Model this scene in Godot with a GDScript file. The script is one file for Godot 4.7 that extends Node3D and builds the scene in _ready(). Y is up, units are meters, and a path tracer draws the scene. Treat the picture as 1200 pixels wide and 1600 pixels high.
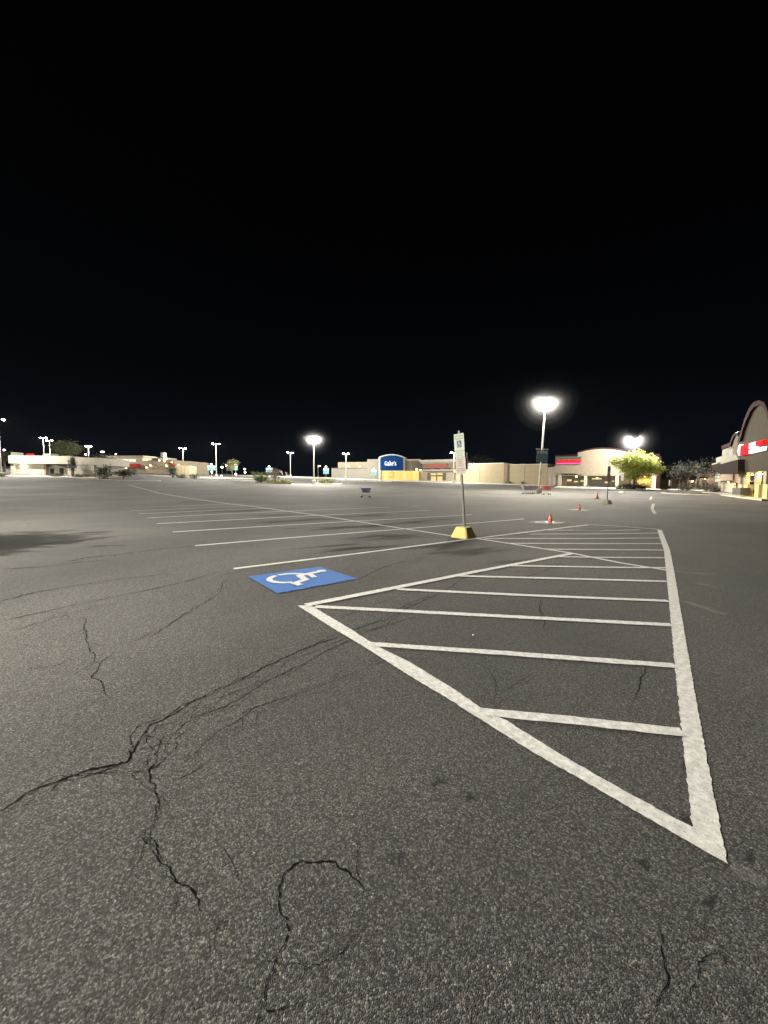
extends Node3D

const FPX := 610.0
const PITCH := 0.0713
const ROLL := 0.0100
const EYE := 1.4
const LAMPS := 1.0        # output of the lot lamps
const WALL_LAMPS := 0.4   # output of the small lamps on buildings
var cr: Vector3
var cu: Vector3
var cf: Vector3
var rng := RandomNumberGenerator.new()
var used := {}
var M := {}
var T: Node3D          # the thing being built
var fo: Vector3        # its facade: origin, direction, outward normal
var fx: Vector3
var fn: Vector3
var layer := 0
var lot: Node3D
var tex_h: ImageTexture
var tex_a: ImageTexture
var tex_p: ImageTexture

# ---------------------------------------------------------------- terrain and sight lines
func sp(v: float, s: float) -> float:
	var q := v / s
	return v if q > 30.0 else s * log(1.0 + exp(q))

func hgt(x: float, z: float) -> float:
	var d := -z
	var k := sp(d - 23.0, 3.0) + 0.6 * sp(d - 80.0, 8.0) - 1.6 * sp(d - 165.0, 12.0)
	var t := clampf(x / maxf(d, 10.0), -1.3, 1.3)
	return k * (0.02 - (0.0205 * t if t < 0.0 else 0.005 * t))

func ray(px: float, py: float) -> Vector3:
	var d := cf + cr * (px - 600.0) / FPX - cu * (py - 800.0) / FPX
	return d / -d.z

func W(px: float, py: float, depth: float) -> Vector3:
	return Vector3(0, EYE, 0) + ray(px, py) * depth

func G(px: float, py: float) -> Vector3:
	var d := ray(px, py)
	var lo := 0.0
	var hi := 0.3
	while hi < 400.0 and EYE + d.y * hi > hgt(d.x * hi, d.z * hi):
		lo = hi
		hi += 0.3
	for i in 24:
		var m := (lo + hi) / 2.0
		if EYE + d.y * m > hgt(d.x * m, d.z * m):
			lo = m
		else:
			hi = m
	return Vector3(d.x * hi, hgt(d.x * hi, d.z * hi), d.z * hi)

func on(px: float, depth: float) -> Vector3:          # the ground in that direction at that depth
	var p := W(px, 755.0, depth)
	return Vector3(p.x, hgt(p.x, p.z), p.z)

func drop(p: Vector3, up := 0.0) -> Vector3:
	return Vector3(p.x, hgt(p.x, p.z) + up, p.z)

# ---------------------------------------------------------------- materials
func mat(called: String, lin: Color, rough := 0.8, metal := 0.0) -> StandardMaterial3D:
	var m := StandardMaterial3D.new()
	m.resource_name = called
	m.albedo_color = lin.linear_to_srgb()
	m.roughness = rough
	m.metallic = metal
	if rough >= 0.79:
		m.metallic_specular = 0.15
	M[called] = m
	return m

func glow(called: String, c: Color, e: float) -> StandardMaterial3D:
	var m := mat(called, Color(0.02, 0.02, 0.02), 0.6)
	m.metallic_specular = 0.0
	m.emission_enabled = true
	m.emission = c
	m.emission_energy_multiplier = e
	return m

func rough_wall(called: String, lin: Color, scale := 0.35) -> StandardMaterial3D:
	var m := mat(called, Color(lin.r * 0.78, lin.g * 0.78, lin.b * 0.78), 0.9)
	m.albedo_texture = M["plaster_tex"]
	m.uv1_triplanar = true
	m.uv1_world_triplanar = true
	m.uv1_scale = Vector3.ONE * scale
	return m

func make_textures() -> void:
	var n := 1280
	var c := 4
	var k := n / c
	var jx := PackedFloat32Array()
	var jy := PackedFloat32Array()
	var tone := PackedFloat32Array()
	var hue := PackedFloat32Array()
	var top := PackedFloat32Array()
	for i in k * k:
		jx.append(rng.randf() * c)
		jy.append(rng.randf() * c)
		var t := 0.056 + 0.265 * pow(rng.randf(), 1.9)
		if rng.randf() < 0.02:
			t = rng.randf_range(0.28, 0.5)
		if rng.randf() < 0.24:
			t = 0.028
		if rng.randf() < 0.30:      # no stone here: its neighbours grow into the gap
			jx[i] = 1e5
		tone.append(t)
		hue.append(rng.randf_range(-1.0, 1.0))
		top.append(rng.randf_range(0.45, 1.0))
	var lut := PackedByteArray()
	for i in 1025:
		var v := i / 1024.0
		lut.append(int(clampf(Color(v, v, v).linear_to_srgb().r * 255.0, 0, 255)))
	var a := PackedByteArray()
	var h := PackedByteArray()
	var p := PackedByteArray()
	a.resize(n * n * 3)
	h.resize(n * n)
	p.resize(n * n)
	for y in n:
		var gy := y / c
		for x in n:
			var gx := x / c
			var d1 := 1e9
			var d2 := 1e9
			var best := 0
			for oy in range(-1, 2):
				var cy := gy + oy
				var wy := posmod(cy, k) * k
				for ox in range(-1, 2):
					var cx := gx + ox
					var id := wy + posmod(cx, k)
					var ex := cx * c + jx[id] - x
					var ey := cy * c + jy[id] - y
					var d := ex * ex + ey * ey
					if d < d1:
						d2 = d1
						d1 = d
						best = id
					elif d < d2:
						d2 = d
			var edge := clampf((sqrt(d2) - sqrt(d1)) / 2.1, 0.0, 1.0) if d1 < 1e6 else 0.0
			var t := lerpf(0.02, tone[best], 0.22 + 0.78 * edge)
			var q := hue[best] * 0.10
			var i := y * n + x
			a[i * 3] = lut[int(clampf(t * (1.04 + q), 0, 1) * 1024)]
			a[i * 3 + 1] = lut[int(clampf(t * (1.03 + 0.02 * hue[best]), 0, 1) * 1024)]
			a[i * 3 + 2] = lut[int(clampf(t * (1.0 - q), 0, 1) * 1024)]
			h[i] = int(255.0 * edge * top[best])
			var w := 0.79 + 0.06 * hue[best]
			if top[best] < 0.475:
				w = 0.47
			if edge < 0.25:
				w *= 0.88
			p[i] = lut[int(clampf(w, 0, 1) * 1024)]
	tex_a = ImageTexture.create_from_image(Image.create_from_data(n, n, false, Image.FORMAT_RGB8, a))
	tex_h = ImageTexture.create_from_image(Image.create_from_data(n, n, false, Image.FORMAT_L8, h))
	tex_p = ImageTexture.create_from_image(Image.create_from_data(n, n, false, Image.FORMAT_L8, p))

func noise_tex(freq: float, lo: Color, hi: Color, size := 512, seed_ := 3) -> NoiseTexture2D:
	var f := FastNoiseLite.new()
	f.seed = seed_
	f.frequency = freq
	f.fractal_octaves = 5
	var t := NoiseTexture2D.new()
	t.noise = f
	t.width = size
	t.height = size
	t.seamless = true
	var g := Gradient.new()
	g.set_color(0, lo)
	g.set_color(1, hi)
	t.color_ramp = g
	return t

func make_materials() -> void:
	M["plaster_tex"] = noise_tex(0.012, Color(0.83, 0.82, 0.8), Color(1, 1, 1), 512, 11)
	M["scuff_tex"] = noise_tex(0.02, Color(0.8, 0.8, 0.8), Color(1.05, 1.04, 1.02), 1024, 8)
	var a := mat("asphalt", Color(1, 1, 1), 0.92)
	a.albedo_texture = tex_a
	a.metallic_specular = 0.5
	a.heightmap_enabled = true
	a.heightmap_texture = tex_h
	a.heightmap_scale = 0.36
	a.detail_enabled = true
	a.detail_blend_mode = BaseMaterial3D.BLEND_MODE_MUL
	a.detail_uv_layer = BaseMaterial3D.DETAIL_UV_2
	a.detail_albedo = noise_tex(0.006, Color(0.62, 0.62, 0.63), Color(1, 0.99, 0.97), 1024, 5)
	a.vertex_color_use_as_albedo = true
	for s in [["paint", Color(0.83, 0.845, 0.85)], ["paint_worn", Color(0.5, 0.5, 0.48)], ["blue_paint", Color(0.010, 0.145, 0.56)], ["blue_paint_worn", Color(0.10, 0.13, 0.20)]]:
		var m := mat(s[0], s[1], 0.75)
		m.albedo_texture = tex_p
		m.detail_enabled = true
		m.detail_blend_mode = BaseMaterial3D.BLEND_MODE_MUL
		m.detail_uv_layer = BaseMaterial3D.DETAIL_UV_2
		m.detail_albedo = M["scuff_tex"]
		m.heightmap_enabled = true
		m.heightmap_texture = tex_h
		m.heightmap_scale = 0.2
	var fade := mat("faded_paint", Color(0.5, 0.5, 0.48), 0.85)
	fade.transparency = BaseMaterial3D.TRANSPARENCY_ALPHA
	fade.albedo_color.a = 0.11
	var ghost := mat("ghost_paint", Color(0.4, 0.4, 0.38), 0.85)
	ghost.transparency = BaseMaterial3D.TRANSPARENCY_ALPHA
	ghost.albedo_color.a = 0.09
	mat("crack_dirt", Color(0.005, 0.005, 0.0045), 1.0)
	var st := mat("oil", Color(0.020, 0.019, 0.018), 0.8)
	st.transparency = BaseMaterial3D.TRANSPARENCY_ALPHA
	st.vertex_color_use_as_albedo = true
	st.albedo_color = Color.WHITE
	mat("yellow_concrete", Color(0.55, 0.475, 0.18), 0.85)
	mat("bare_concrete", Color(0.42, 0.39, 0.30), 0.9)
	mat("pale_concrete", Color(0.5, 0.49, 0.45), 0.9)
	mat("kerb", Color(0.5, 0.48, 0.44), 0.9)
	mat("walk", Color(0.46, 0.44, 0.39), 0.92)
	mat("galvanised", Color(0.15, 0.15, 0.145), 0.6, 0.2)
	mat("pole_metal", Color(0.45, 0.44, 0.40), 0.5, 0.2)
	mat("dark_metal", Color(0.05, 0.05, 0.055), 0.5, 0.3)
	mat("sign_white", Color(0.33, 0.37, 0.31), 0.5)
	mat("sign_cream", Color(0.34, 0.295, 0.26), 0.5)
	mat("sign_green", Color(0.05, 0.12, 0.06), 0.6)
	mat("sign_red", Color(0.13, 0.06, 0.055), 0.6)
	mat("sign_blue", Color(0.005, 0.012, 0.11), 0.5)
	mat("sign_back", Color(0.09, 0.085, 0.08), 0.7)
	mat("banner", Color(0.055, 0.10, 0.13), 0.7)
	mat("banner_mark", Color(0.30, 0.33, 0.35), 0.7)
	mat("orange", Color(0.72, 0.10, 0.035), 0.5)
	mat("cone_collar", Color(0.42, 0.38, 0.36), 0.6)
	mat("rubber", Color(0.02, 0.02, 0.02), 0.8)
	mat("cart_blue", Color(0.010, 0.012, 0.10), 0.8)
	mat("cart_red", Color(0.62, 0.05, 0.05), 0.4)
	mat("cart_grey", Color(0.22, 0.22, 0.23), 0.4, 0.5)
	rough_wall("white_wall", Color(0.40, 0.38, 0.335))
	rough_wall("cream_wall", Color(0.43, 0.38, 0.295))
	rough_wall("beige_wall", Color(0.33, 0.295, 0.245))
	rough_wall("grey_wall", Color(0.30, 0.29, 0.255))
	rough_wall("blank_wall", Color(0.42, 0.365, 0.26))
	rough_wall("taupe_wall", Color(0.20, 0.175, 0.14))
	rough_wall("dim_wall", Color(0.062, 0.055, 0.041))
	mat("brown_band", Color(0.17, 0.13, 0.10), 0.9)
	mat("brick_brown", Color(0.20, 0.14, 0.10), 0.9)
	mat("dark_red", Color(0.013, 0.0035, 0.005), 0.8)
	mat("awning_red", Color(0.30, 0.035, 0.03), 0.8)
	mat("fascia_red", Color(0.20, 0.07, 0.065), 0.8)
	mat("store_blue", Color(0.003, 0.022, 0.085), 0.85)
	mat("rim_grey", Color(0.30, 0.31, 0.30), 0.7)
	mat("plywood", Color(0.52, 0.38, 0.13), 0.85)
	mat("plywood_pale", Color(0.55, 0.43, 0.18), 0.85)
	mat("notice_ink", Color(0.05, 0.04, 0.03), 0.9)
	mat("dark_opening", Color(0.02, 0.019, 0.018), 0.7)
	mat("dark_glass", Color(0.03, 0.032, 0.035), 0.12)
	mat("door_frame", Color(0.045, 0.04, 0.035), 0.5)
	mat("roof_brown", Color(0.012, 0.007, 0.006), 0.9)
	mat("bark", Color(0.10, 0.075, 0.055), 0.95)
	mat("pale_bark", Color(0.38, 0.33, 0.27), 0.9)
	mat("mulch", Color(0.045, 0.028, 0.020), 1.0)
	mat("turf", Color(0.05, 0.055, 0.02), 1.0)
	for s in [["leaf", 0.25], ["leaf_lit", 0.6]]:
		var m := mat(s[0], Color(1, 1, 1), 0.7)
		m.vertex_color_use_as_albedo = true
		m.backlight_enabled = true
		m.backlight = Color(s[1], s[1], s[1])
	glow("lamp_glow", Color(1.0, 0.98, 0.92), 150.0)
	glow("wall_lamp_glow", Color(1.0, 0.95, 0.82), 26.0)
	glow("warm_lamp_glow", Color(1.0, 0.84, 0.55), 14.0)
	glow("far_lamp_glow", Color(1.0, 0.96, 0.88), 14.0)
	glow("letters_white_glow", Color(0.95, 0.97, 1.0), 1.6)
	glow("letters_red_glow", Color(1.0, 0.0, 0.13), 1.25)
	glow("letters_pink_glow", Color(1.0, 0.33, 0.75), 1.5)
	glow("letters_teal_glow", Color(0.09, 0.45, 0.36), 0.7)
	glow("red_sign_glow", Color(1.0, 0.03, 0.06), 1.5)
	glow("cyan_sign_glow", Color(0.62, 0.95, 0.95), 1.1)
	glow("window_warm_glow", Color(1.0, 0.88, 0.58), 1.0)
	glow("window_dim_glow", Color(1.0, 0.90, 0.72), 0.11)
	glow("window_bright_glow", Color(1.0, 0.96, 0.86), 1.0)

# ---------------------------------------------------------------- nodes
func named(called: String) -> String:
	if not used.has(called):
		used[called] = 0
		return called
	used[called] += 1
	return "%s_%03d" % [called, used[called]]

func thing(called: String, label: String, category: String, at: Vector3, turn := 0.0, group := "") -> Node3D:
	var o := Node3D.new()
	o.name = named(called)
	add_child(o)
	o.position = at
	o.rotation.y = turn
	tag(o, label, category, group)
	T = o
	return o

func tag(o: Node, label: String, category: String, group := "") -> void:
	o.set_meta("label", label)
	o.set_meta("category", category)
	if group:
		o.set_meta("group", group)

func put(called: String, st: SurfaceTool, m: Material, parent: Node = null) -> MeshInstance3D:
	return putm(called, st.commit(), m, parent)

func putm(called: String, mesh: Mesh, m: Material, parent: Node = null) -> MeshInstance3D:
	var o := MeshInstance3D.new()
	o.mesh = mesh
	o.material_override = m
	var p: Node = parent if parent else T
	if p == self:
		o.name = named(called)
	else:
		var n := 0
		var nm := called
		while p.has_node(NodePath(nm)):
			n += 1
			nm = "%s_%03d" % [called, n]
		o.name = nm
	p.add_child(o)
	return o

func structure(o: Node) -> Node:
	o.set_meta("kind", "structure")
	return o

func ST() -> SurfaceTool:
	var s := SurfaceTool.new()
	s.begin(Mesh.PRIMITIVE_TRIANGLES)
	return s

func bx(st: SurfaceTool, a: Vector3, b: Vector3, x := Transform3D()) -> void:
	var m := BoxMesh.new()
	m.size = (b - a).abs()
	st.append_from(m, 0, x * Transform3D(Basis(), (a + b) / 2.0))

func box(called: String, m: Material, a: Vector3, b: Vector3, parent: Node = null) -> MeshInstance3D:
	var st := ST()
	bx(st, a, b)
	return put(called, st, m, parent)

func tube(st: SurfaceTool, a: Vector3, b: Vector3, r0: float, r1: float, sides := 8) -> void:
	var d := b - a
	if d.length() < 1e-5:
		return
	var m := CylinderMesh.new()
	m.height = d.length()
	m.bottom_radius = r0
	m.top_radius = r1
	m.radial_segments = sides
	m.rings = 0
	var y := d.normalized()
	var x := y.cross(Vector3(0.31, 0.2, 0.93)).normalized()
	st.append_from(m, 0, Transform3D(Basis(x, y, x.cross(y)), (a + b) / 2.0))

func ball(st: SurfaceTool, at: Vector3, r: Vector3, seg := 10) -> void:
	var m := SphereMesh.new()
	m.radius = 1.0
	m.height = 2.0
	m.radial_segments = seg
	m.rings = seg / 2
	st.append_from(m, 0, Transform3D(Basis.from_scale(r), at))

# a solid from a polygon (in x and y) pushed from z0 to z1
func prism(st: SurfaceTool, pts: PackedVector2Array, z0: float, z1: float) -> void:
	var tri := Geometry2D.triangulate_polygon(pts)
	var flip := Geometry2D.is_polygon_clockwise(pts)
	for k in range(0, tri.size(), 3):
		var a := pts[tri[k]]
		var b := pts[tri[k + 1]]
		var c := pts[tri[k + 2]]
		var cw := (b - a).cross(c - a) < 0.0
		var f := [a, b, c] if cw else [a, c, b]
		st.set_normal(Vector3(0, 0, 1))
		for p in f:
			st.add_vertex(Vector3(p.x, p.y, z1))
		st.set_normal(Vector3(0, 0, -1))
		for p in [f[0], f[2], f[1]]:
			st.add_vertex(Vector3(p.x, p.y, z0))
	for k in pts.size():
		var a := pts[k]
		var b := pts[(k + 1) % pts.size()]
		var n := Vector3((b - a).y, -(b - a).x, 0).normalized() * (-1.0 if flip else 1.0)
		st.set_normal(n)
		var q := [Vector3(a.x, a.y, z0), Vector3(b.x, b.y, z0), Vector3(b.x, b.y, z1), Vector3(a.x, a.y, z1)]
		var o := [0, 2, 1, 0, 3, 2] if not flip else [0, 1, 2, 0, 2, 3]
		for i in o:
			st.add_vertex(q[i])

func light(at: Vector3, e: float, c: Color, parent: Node, size := 0.2) -> void:
	var l := OmniLight3D.new()
	l.name = "lamp_light"
	l.position = at
	l.light_energy = e
	l.light_color = c
	l.light_size = size
	l.omni_range = 300.0
	l.omni_attenuation = 2.0
	l.shadow_enabled = true
	parent.add_child(l, true)

# ---------------------------------------------------------------- things that stand along a facade
func facade(called: String, label: String, category: String, pa: float, da: float, pb: float, db: float, group := "") -> Node3D:
	var a := on(pa, da)
	var b := on(pb, db)
	fo = Vector3(a.x, minf(a.y, b.y), a.z)
	fx = Vector3(b.x - a.x, 0, b.z - a.z).normalized()
	fn = fx.cross(Vector3.UP)
	var o := thing(called, label, category, fo, 0.0, group)
	o.basis = Basis(fx, Vector3.UP, fn)
	return o

func uv(px: float, py: float, w := 0.0) -> Vector2:   # where that sight line meets the facade, or the plane w in front of it
	var d := ray(px, py)
	var c := Vector3(0, EYE, 0)
	var o := fo + fn * w
	var t := (o - c).dot(fn) / d.dot(fn)
	var p := c + d * t - o
	return Vector2(p.dot(fx), p.y)

func ubox(px0: float, py0: float, px1: float, py1: float, w: float) -> Rect2:
	var l := uv(px0, (py0 + py1) / 2.0, w).x
	var r := uv(px1, (py0 + py1) / 2.0, w).x
	var t := uv((px0 + px1) / 2.0, py0, w).y
	var b := uv((px0 + px1) / 2.0, py1, w).y
	return Rect2(minf(l, r), b, absf(r - l), t - b)

func q(called: String, m: Material, px0: float, py0: float, px1: float, py1: float, w0: float, w1: float, parent: Node = null) -> MeshInstance3D:
	var r := ubox(px0, py0, px1, py1, w1)
	return box(called, m, Vector3(r.position.x, r.position.y, w0), Vector3(r.end.x, r.end.y, w1), parent)

func qg(called: String, m: Material, px0: float, py0: float, px1: float, w0: float, w1: float, parent: Node = null) -> MeshInstance3D:   # down into the ground
	var r := ubox(px0, py0, px1, 755.0, w1)
	return box(called, m, Vector3(r.position.x, -1.2, w0), Vector3(r.end.x, r.end.y, w1), parent)

func fpoly(called: String, m: Material, pix: Array, w0: float, w1: float, parent: Node = null) -> MeshInstance3D:
	var pts := PackedVector2Array()
	for p in pix:
		pts.append(uv(p[0], p[1], w1))
	var st := ST()
	prism(st, pts, w0, w1)
	return put(called, st, m, parent)

func marks(called: String, m: Material, px0: float, py0: float, px1: float, py1: float, n: int, w0: float, w1: float, parent: Node = null) -> void:   # letters too small to read
	var r := ubox(px0, py0, px1, py1, w1)
	var s := r.size.x / n
	for k in n:
		var st := ST()
		var x := r.position.x + s * k
		var h := r.size.y * rng.randf_range(0.8, 1.0)
		var y := r.position.y
		bx(st, Vector3(x + 0.1 * s, y, w0), Vector3(x + 0.36 * s, y + h, w1))
		if k % 3 != 1:
			bx(st, Vector3(x + 0.36 * s, y + h * 0.78, w0), Vector3(x + 0.86 * s, y + h, w1))
		if k % 2 == 0:
			bx(st, Vector3(x + 0.36 * s, y, w0), Vector3(x + 0.86 * s, y + h * 0.22, w1))
		else:
			bx(st, Vector3(x + 0.62 * s, y, w0), Vector3(x + 0.86 * s, y + h * 0.7, w1))
		put(called, st, m, parent)

func wall_lamp(px: float, py: float, w: float, e: float, c: Color, m: Material, r := 0.16) -> void:
	var p := uv(px, py, w)
	var st := ST()
	bx(st, Vector3(p.x - r * 1.1, p.y + r * 0.3, w - 0.28), Vector3(p.x + r * 1.1, p.y + r * 1.5, w + 0.02))
	var h := put("wall_lamp", st, M["dark_metal"])
	var sb := ST()
	ball(sb, Vector3(p.x, p.y, w), Vector3(r, r * 0.8, r))
	put("lamp_bulb", sb, m, h)
	light(Vector3(p.x, p.y, w), e * WALL_LAMPS, c, T, r * 0.5)

# ---------------------------------------------------------------- ground
func up_vert(st: SurfaceTool, p: Vector3) -> void:
	st.set_normal(Vector3.UP)
	st.set_uv(Vector2(p.x, p.z) / 1.55)
	st.set_uv2(Vector2(p.x * 0.8 + p.z * 0.6, p.z * 0.8 - p.x * 0.6) / 1.1)
	st.add_vertex(p)

func strip(st: SurfaceTool, l: PackedVector3Array, r: PackedVector3Array) -> void:
	for i in l.size() - 1:
		face_up(st, l[i], l[i + 1], r[i + 1])
		face_up(st, l[i], r[i + 1], r[i])

func face_up(st: SurfaceTool, a: Vector3, b: Vector3, c: Vector3) -> void:
	var down := (b - a).cross(c - a).y > 0.0
	up_vert(st, a)
	up_vert(st, c if down else b)
	up_vert(st, b if down else c)

func next_lift() -> float:
	layer = (layer + 1) % 14
	return 0.0052 + layer * 0.0004

# a painted band between two pixel polylines lying on the ground
func band(called: String, m: Material, left: Array, right: Array, jag := 0.004) -> MeshInstance3D:
	layer += 1
	var up := 0.0036 + 0.0005 * (layer % 2)
	var ls := PackedVector3Array()
	var rs := PackedVector3Array()
	var total := 0.0
	for i in left.size() - 1:
		total += G(left[i][0], left[i][1]).distance_to(G(left[i + 1][0], left[i + 1][1]))
	for side in 2:
		var src: Array = left if side == 0 else right
		var pts := PackedVector3Array()
		for q_ in src:
			pts.append(G(q_[0], q_[1]))
		var c := Curve3D.new()
		for p in pts:
			c.add_point(p)
		var n := maxi(6, int(total / 0.022))
		for i in n + 1:
			var p := c.sample_baked(c.get_baked_length() * i / n)
			p += Vector3(rng.randfn(), 0, rng.randfn()) * jag
			p = drop(p, up)
			if side == 0:
				ls.append(p)
			else:
				rs.append(p)
	var st := ST()
	strip(st, ls, rs)
	return put(called, st, m, lot)

func line(called: String, m: Material, pix: Array, width := 0.10, jag := 0.0022, up := -1.0) -> MeshInstance3D:
	if up < 0.0:
		up = next_lift()
	var c := Curve3D.new()
	for p in pix:
		c.add_point(G(p[0], p[1]))
	var len_ := c.get_baked_length()
	var step := 0.07 if len_ < 9.0 else 0.25
	var n := maxi(2, int(len_ / step))
	var ls := PackedVector3Array()
	var rs := PackedVector3Array()
	for i in n + 1:
		var o := len_ * i / n
		var p := c.sample_baked(o)
		var d := (c.sample_baked(minf(o + 0.1, len_)) - c.sample_baked(maxf(o - 0.1, 0.0)))
		d.y = 0
		d = d.normalized()
		var s := Vector3(-d.z, 0, d.x) * width / 2.0
		ls.append(drop(p - s * (1.0 + rng.randfn() * jag / width * 2.0), up))
		rs.append(drop(p + s * (1.0 + rng.randfn() * jag / width * 2.0), up))
	var st := ST()
	strip(st, ls, rs)
	return put(called, st, m, lot)

func crack(pix: Array, width := 0.012) -> void:
	var c := Curve3D.new()
	for p in pix:
		c.add_point(G(p[0], p[1]))
	var len_ := c.get_baked_length()
	var n := maxi(4, int(len_ / 0.013))
	var ls := PackedVector3Array()
	var rs := PackedVector3Array()
	var wob := Vector3.ZERO
	width *= clampf(pow(c.sample_baked(len_ * 0.5).length() / 4.2, 1.4), 0.5, 3.4)
	var px0: float = pix[0][0]
	for i in n + 1:
		var f := float(i) / n
		var p := c.sample_baked(len_ * f)
		wob = wob * 0.92 + Vector3(rng.randfn(), 0, rng.randfn()) * 0.0036
		var d := c.sample_baked(minf(len_ * f + 0.05, len_)) - c.sample_baked(maxf(len_ * f - 0.05, 0.0))
		d.y = 0
		d = d.normalized()
		var w := width * (0.8 + 0.35 * sin(f * len_ * 7.0 + px0) * sin(f * len_ * 3.1)) * clampf(minf(f, 1.0 - f) * len_ / 0.15, 0.08, 1.0) * 0.5
		var s := Vector3(-d.z, 0, d.x) * w
		ls.append(drop(p + wob - s * rng.randf_range(0.0, 1.9), 0.0024))
		rs.append(drop(p + wob + s * rng.randf_range(0.0, 1.9), 0.0024))
	var st := ST()
	strip(st, ls, rs)
	# hairline side branches
	for k in int(len_ * 3.5):
		var p := c.sample_baked(rng.randf() * len_)
		var d := (c.sample_baked(len_) - c.sample_baked(0.0)).normalized().rotated(Vector3.UP, rng.randf_range(0.4, 1.3) * (1.0 if rng.randf() < 0.5 else -1.0))
		var m := rng.randi_range(8, 30)
		var l2 := PackedVector3Array()
		var r2 := PackedVector3Array()
		for i in m + 1:
			d = d.rotated(Vector3.UP, rng.randfn() * 0.22)
			p += d * 0.014
			var s := Vector3(-d.z, 0, d.x) * width * 0.26 * (1.0 - float(i) / m) * rng.randf_range(0.4, 1.4)
			l2.append(drop(p - s, 0.0027))
			r2.append(drop(p + s, 0.0027))
		strip(st, l2, r2)
	put("crack", st, M["crack_dirt"], lot)

func stain(px: float, py: float, rx: float, rz: float, turn: float, dark: float) -> void:
	var c := G(px, py)
	var st := ST()
	var n := 22
	layer = (layer + 1) % 14
	var up := 0.0032 + layer * 0.00008
	var ring := []
	for i in n:
		var a := TAU * i / n
		var k := 1.0 + 0.28 * sin(a * 3.0 + px) + 0.18 * sin(a * 5.0 + py)
		var v := Vector3(cos(a) * rx * k, 0, sin(a) * rz * k).rotated(Vector3.UP, turn)
		ring.append(v)
	for i in n:
		var a: Vector3 = ring[i]
		var b: Vector3 = ring[(i + 1) % n]
		var tri := [[Vector3.ZERO, dark], [a * 0.45, dark * 0.75], [b * 0.45, dark * 0.75], [a * 0.45, dark * 0.75], [a, 0.0], [b, 0.0], [a * 0.45, dark * 0.75], [b, 0.0], [b * 0.45, dark * 0.75]]
		for t in tri:
			st.set_normal(Vector3.UP)
			st.set_color(Color(0.022, 0.021, 0.020, t[1]))
			st.add_vertex(drop(c + t[0], up))
	put("oil_stain", st, M["oil"], lot)

func build_ground() -> void:
	var xs := []
	var zs := []
	var v := 0.0
	while v < 900.0:
		xs.append(v)
		if v > 0.0:
			xs.append(-v)
		v += 2.0 if v < 40.0 else (4.0 if v < 160.0 else 60.0)
	xs.sort()
	v = 40.0
	while v > -1200.0:
		zs.append(v)
		v -= 2.0 if v > -60.0 else (4.0 if v > -240.0 else 80.0)
	var f := FastNoiseLite.new()
	f.seed = 21
	f.frequency = 0.035
	var st := ST()
	for z in zs:
		for x in xs:
			var k := 0.98 + 0.16 * f.get_noise_2d(x, z)
			var lane := clampf((x * 0.83 + z * 0.555 - 1.9) / 0.6, 0.0, 1.0) if z > -15.0 else 0.0   # darker across the drive lane
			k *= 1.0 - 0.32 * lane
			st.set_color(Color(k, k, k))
			st.set_normal(Vector3.UP)
			st.set_uv(Vector2(x, z) / 1.55)
			st.set_uv2(Vector2(x, z * 0.93 + x * 0.21) / 37.0)
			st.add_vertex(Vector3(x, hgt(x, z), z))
	var w := xs.size()
	for j in zs.size() - 1:
		for i in w - 1:
			var a: int = j * w + i
			for k in [a, a + w, a + w + 1, a, a + w + 1, a + 1]:
				st.add_index(k)
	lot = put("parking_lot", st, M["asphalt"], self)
	structure(lot)
	lot.set_meta("label", "worn grey asphalt parking lot with cracks and white painted lines")

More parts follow.
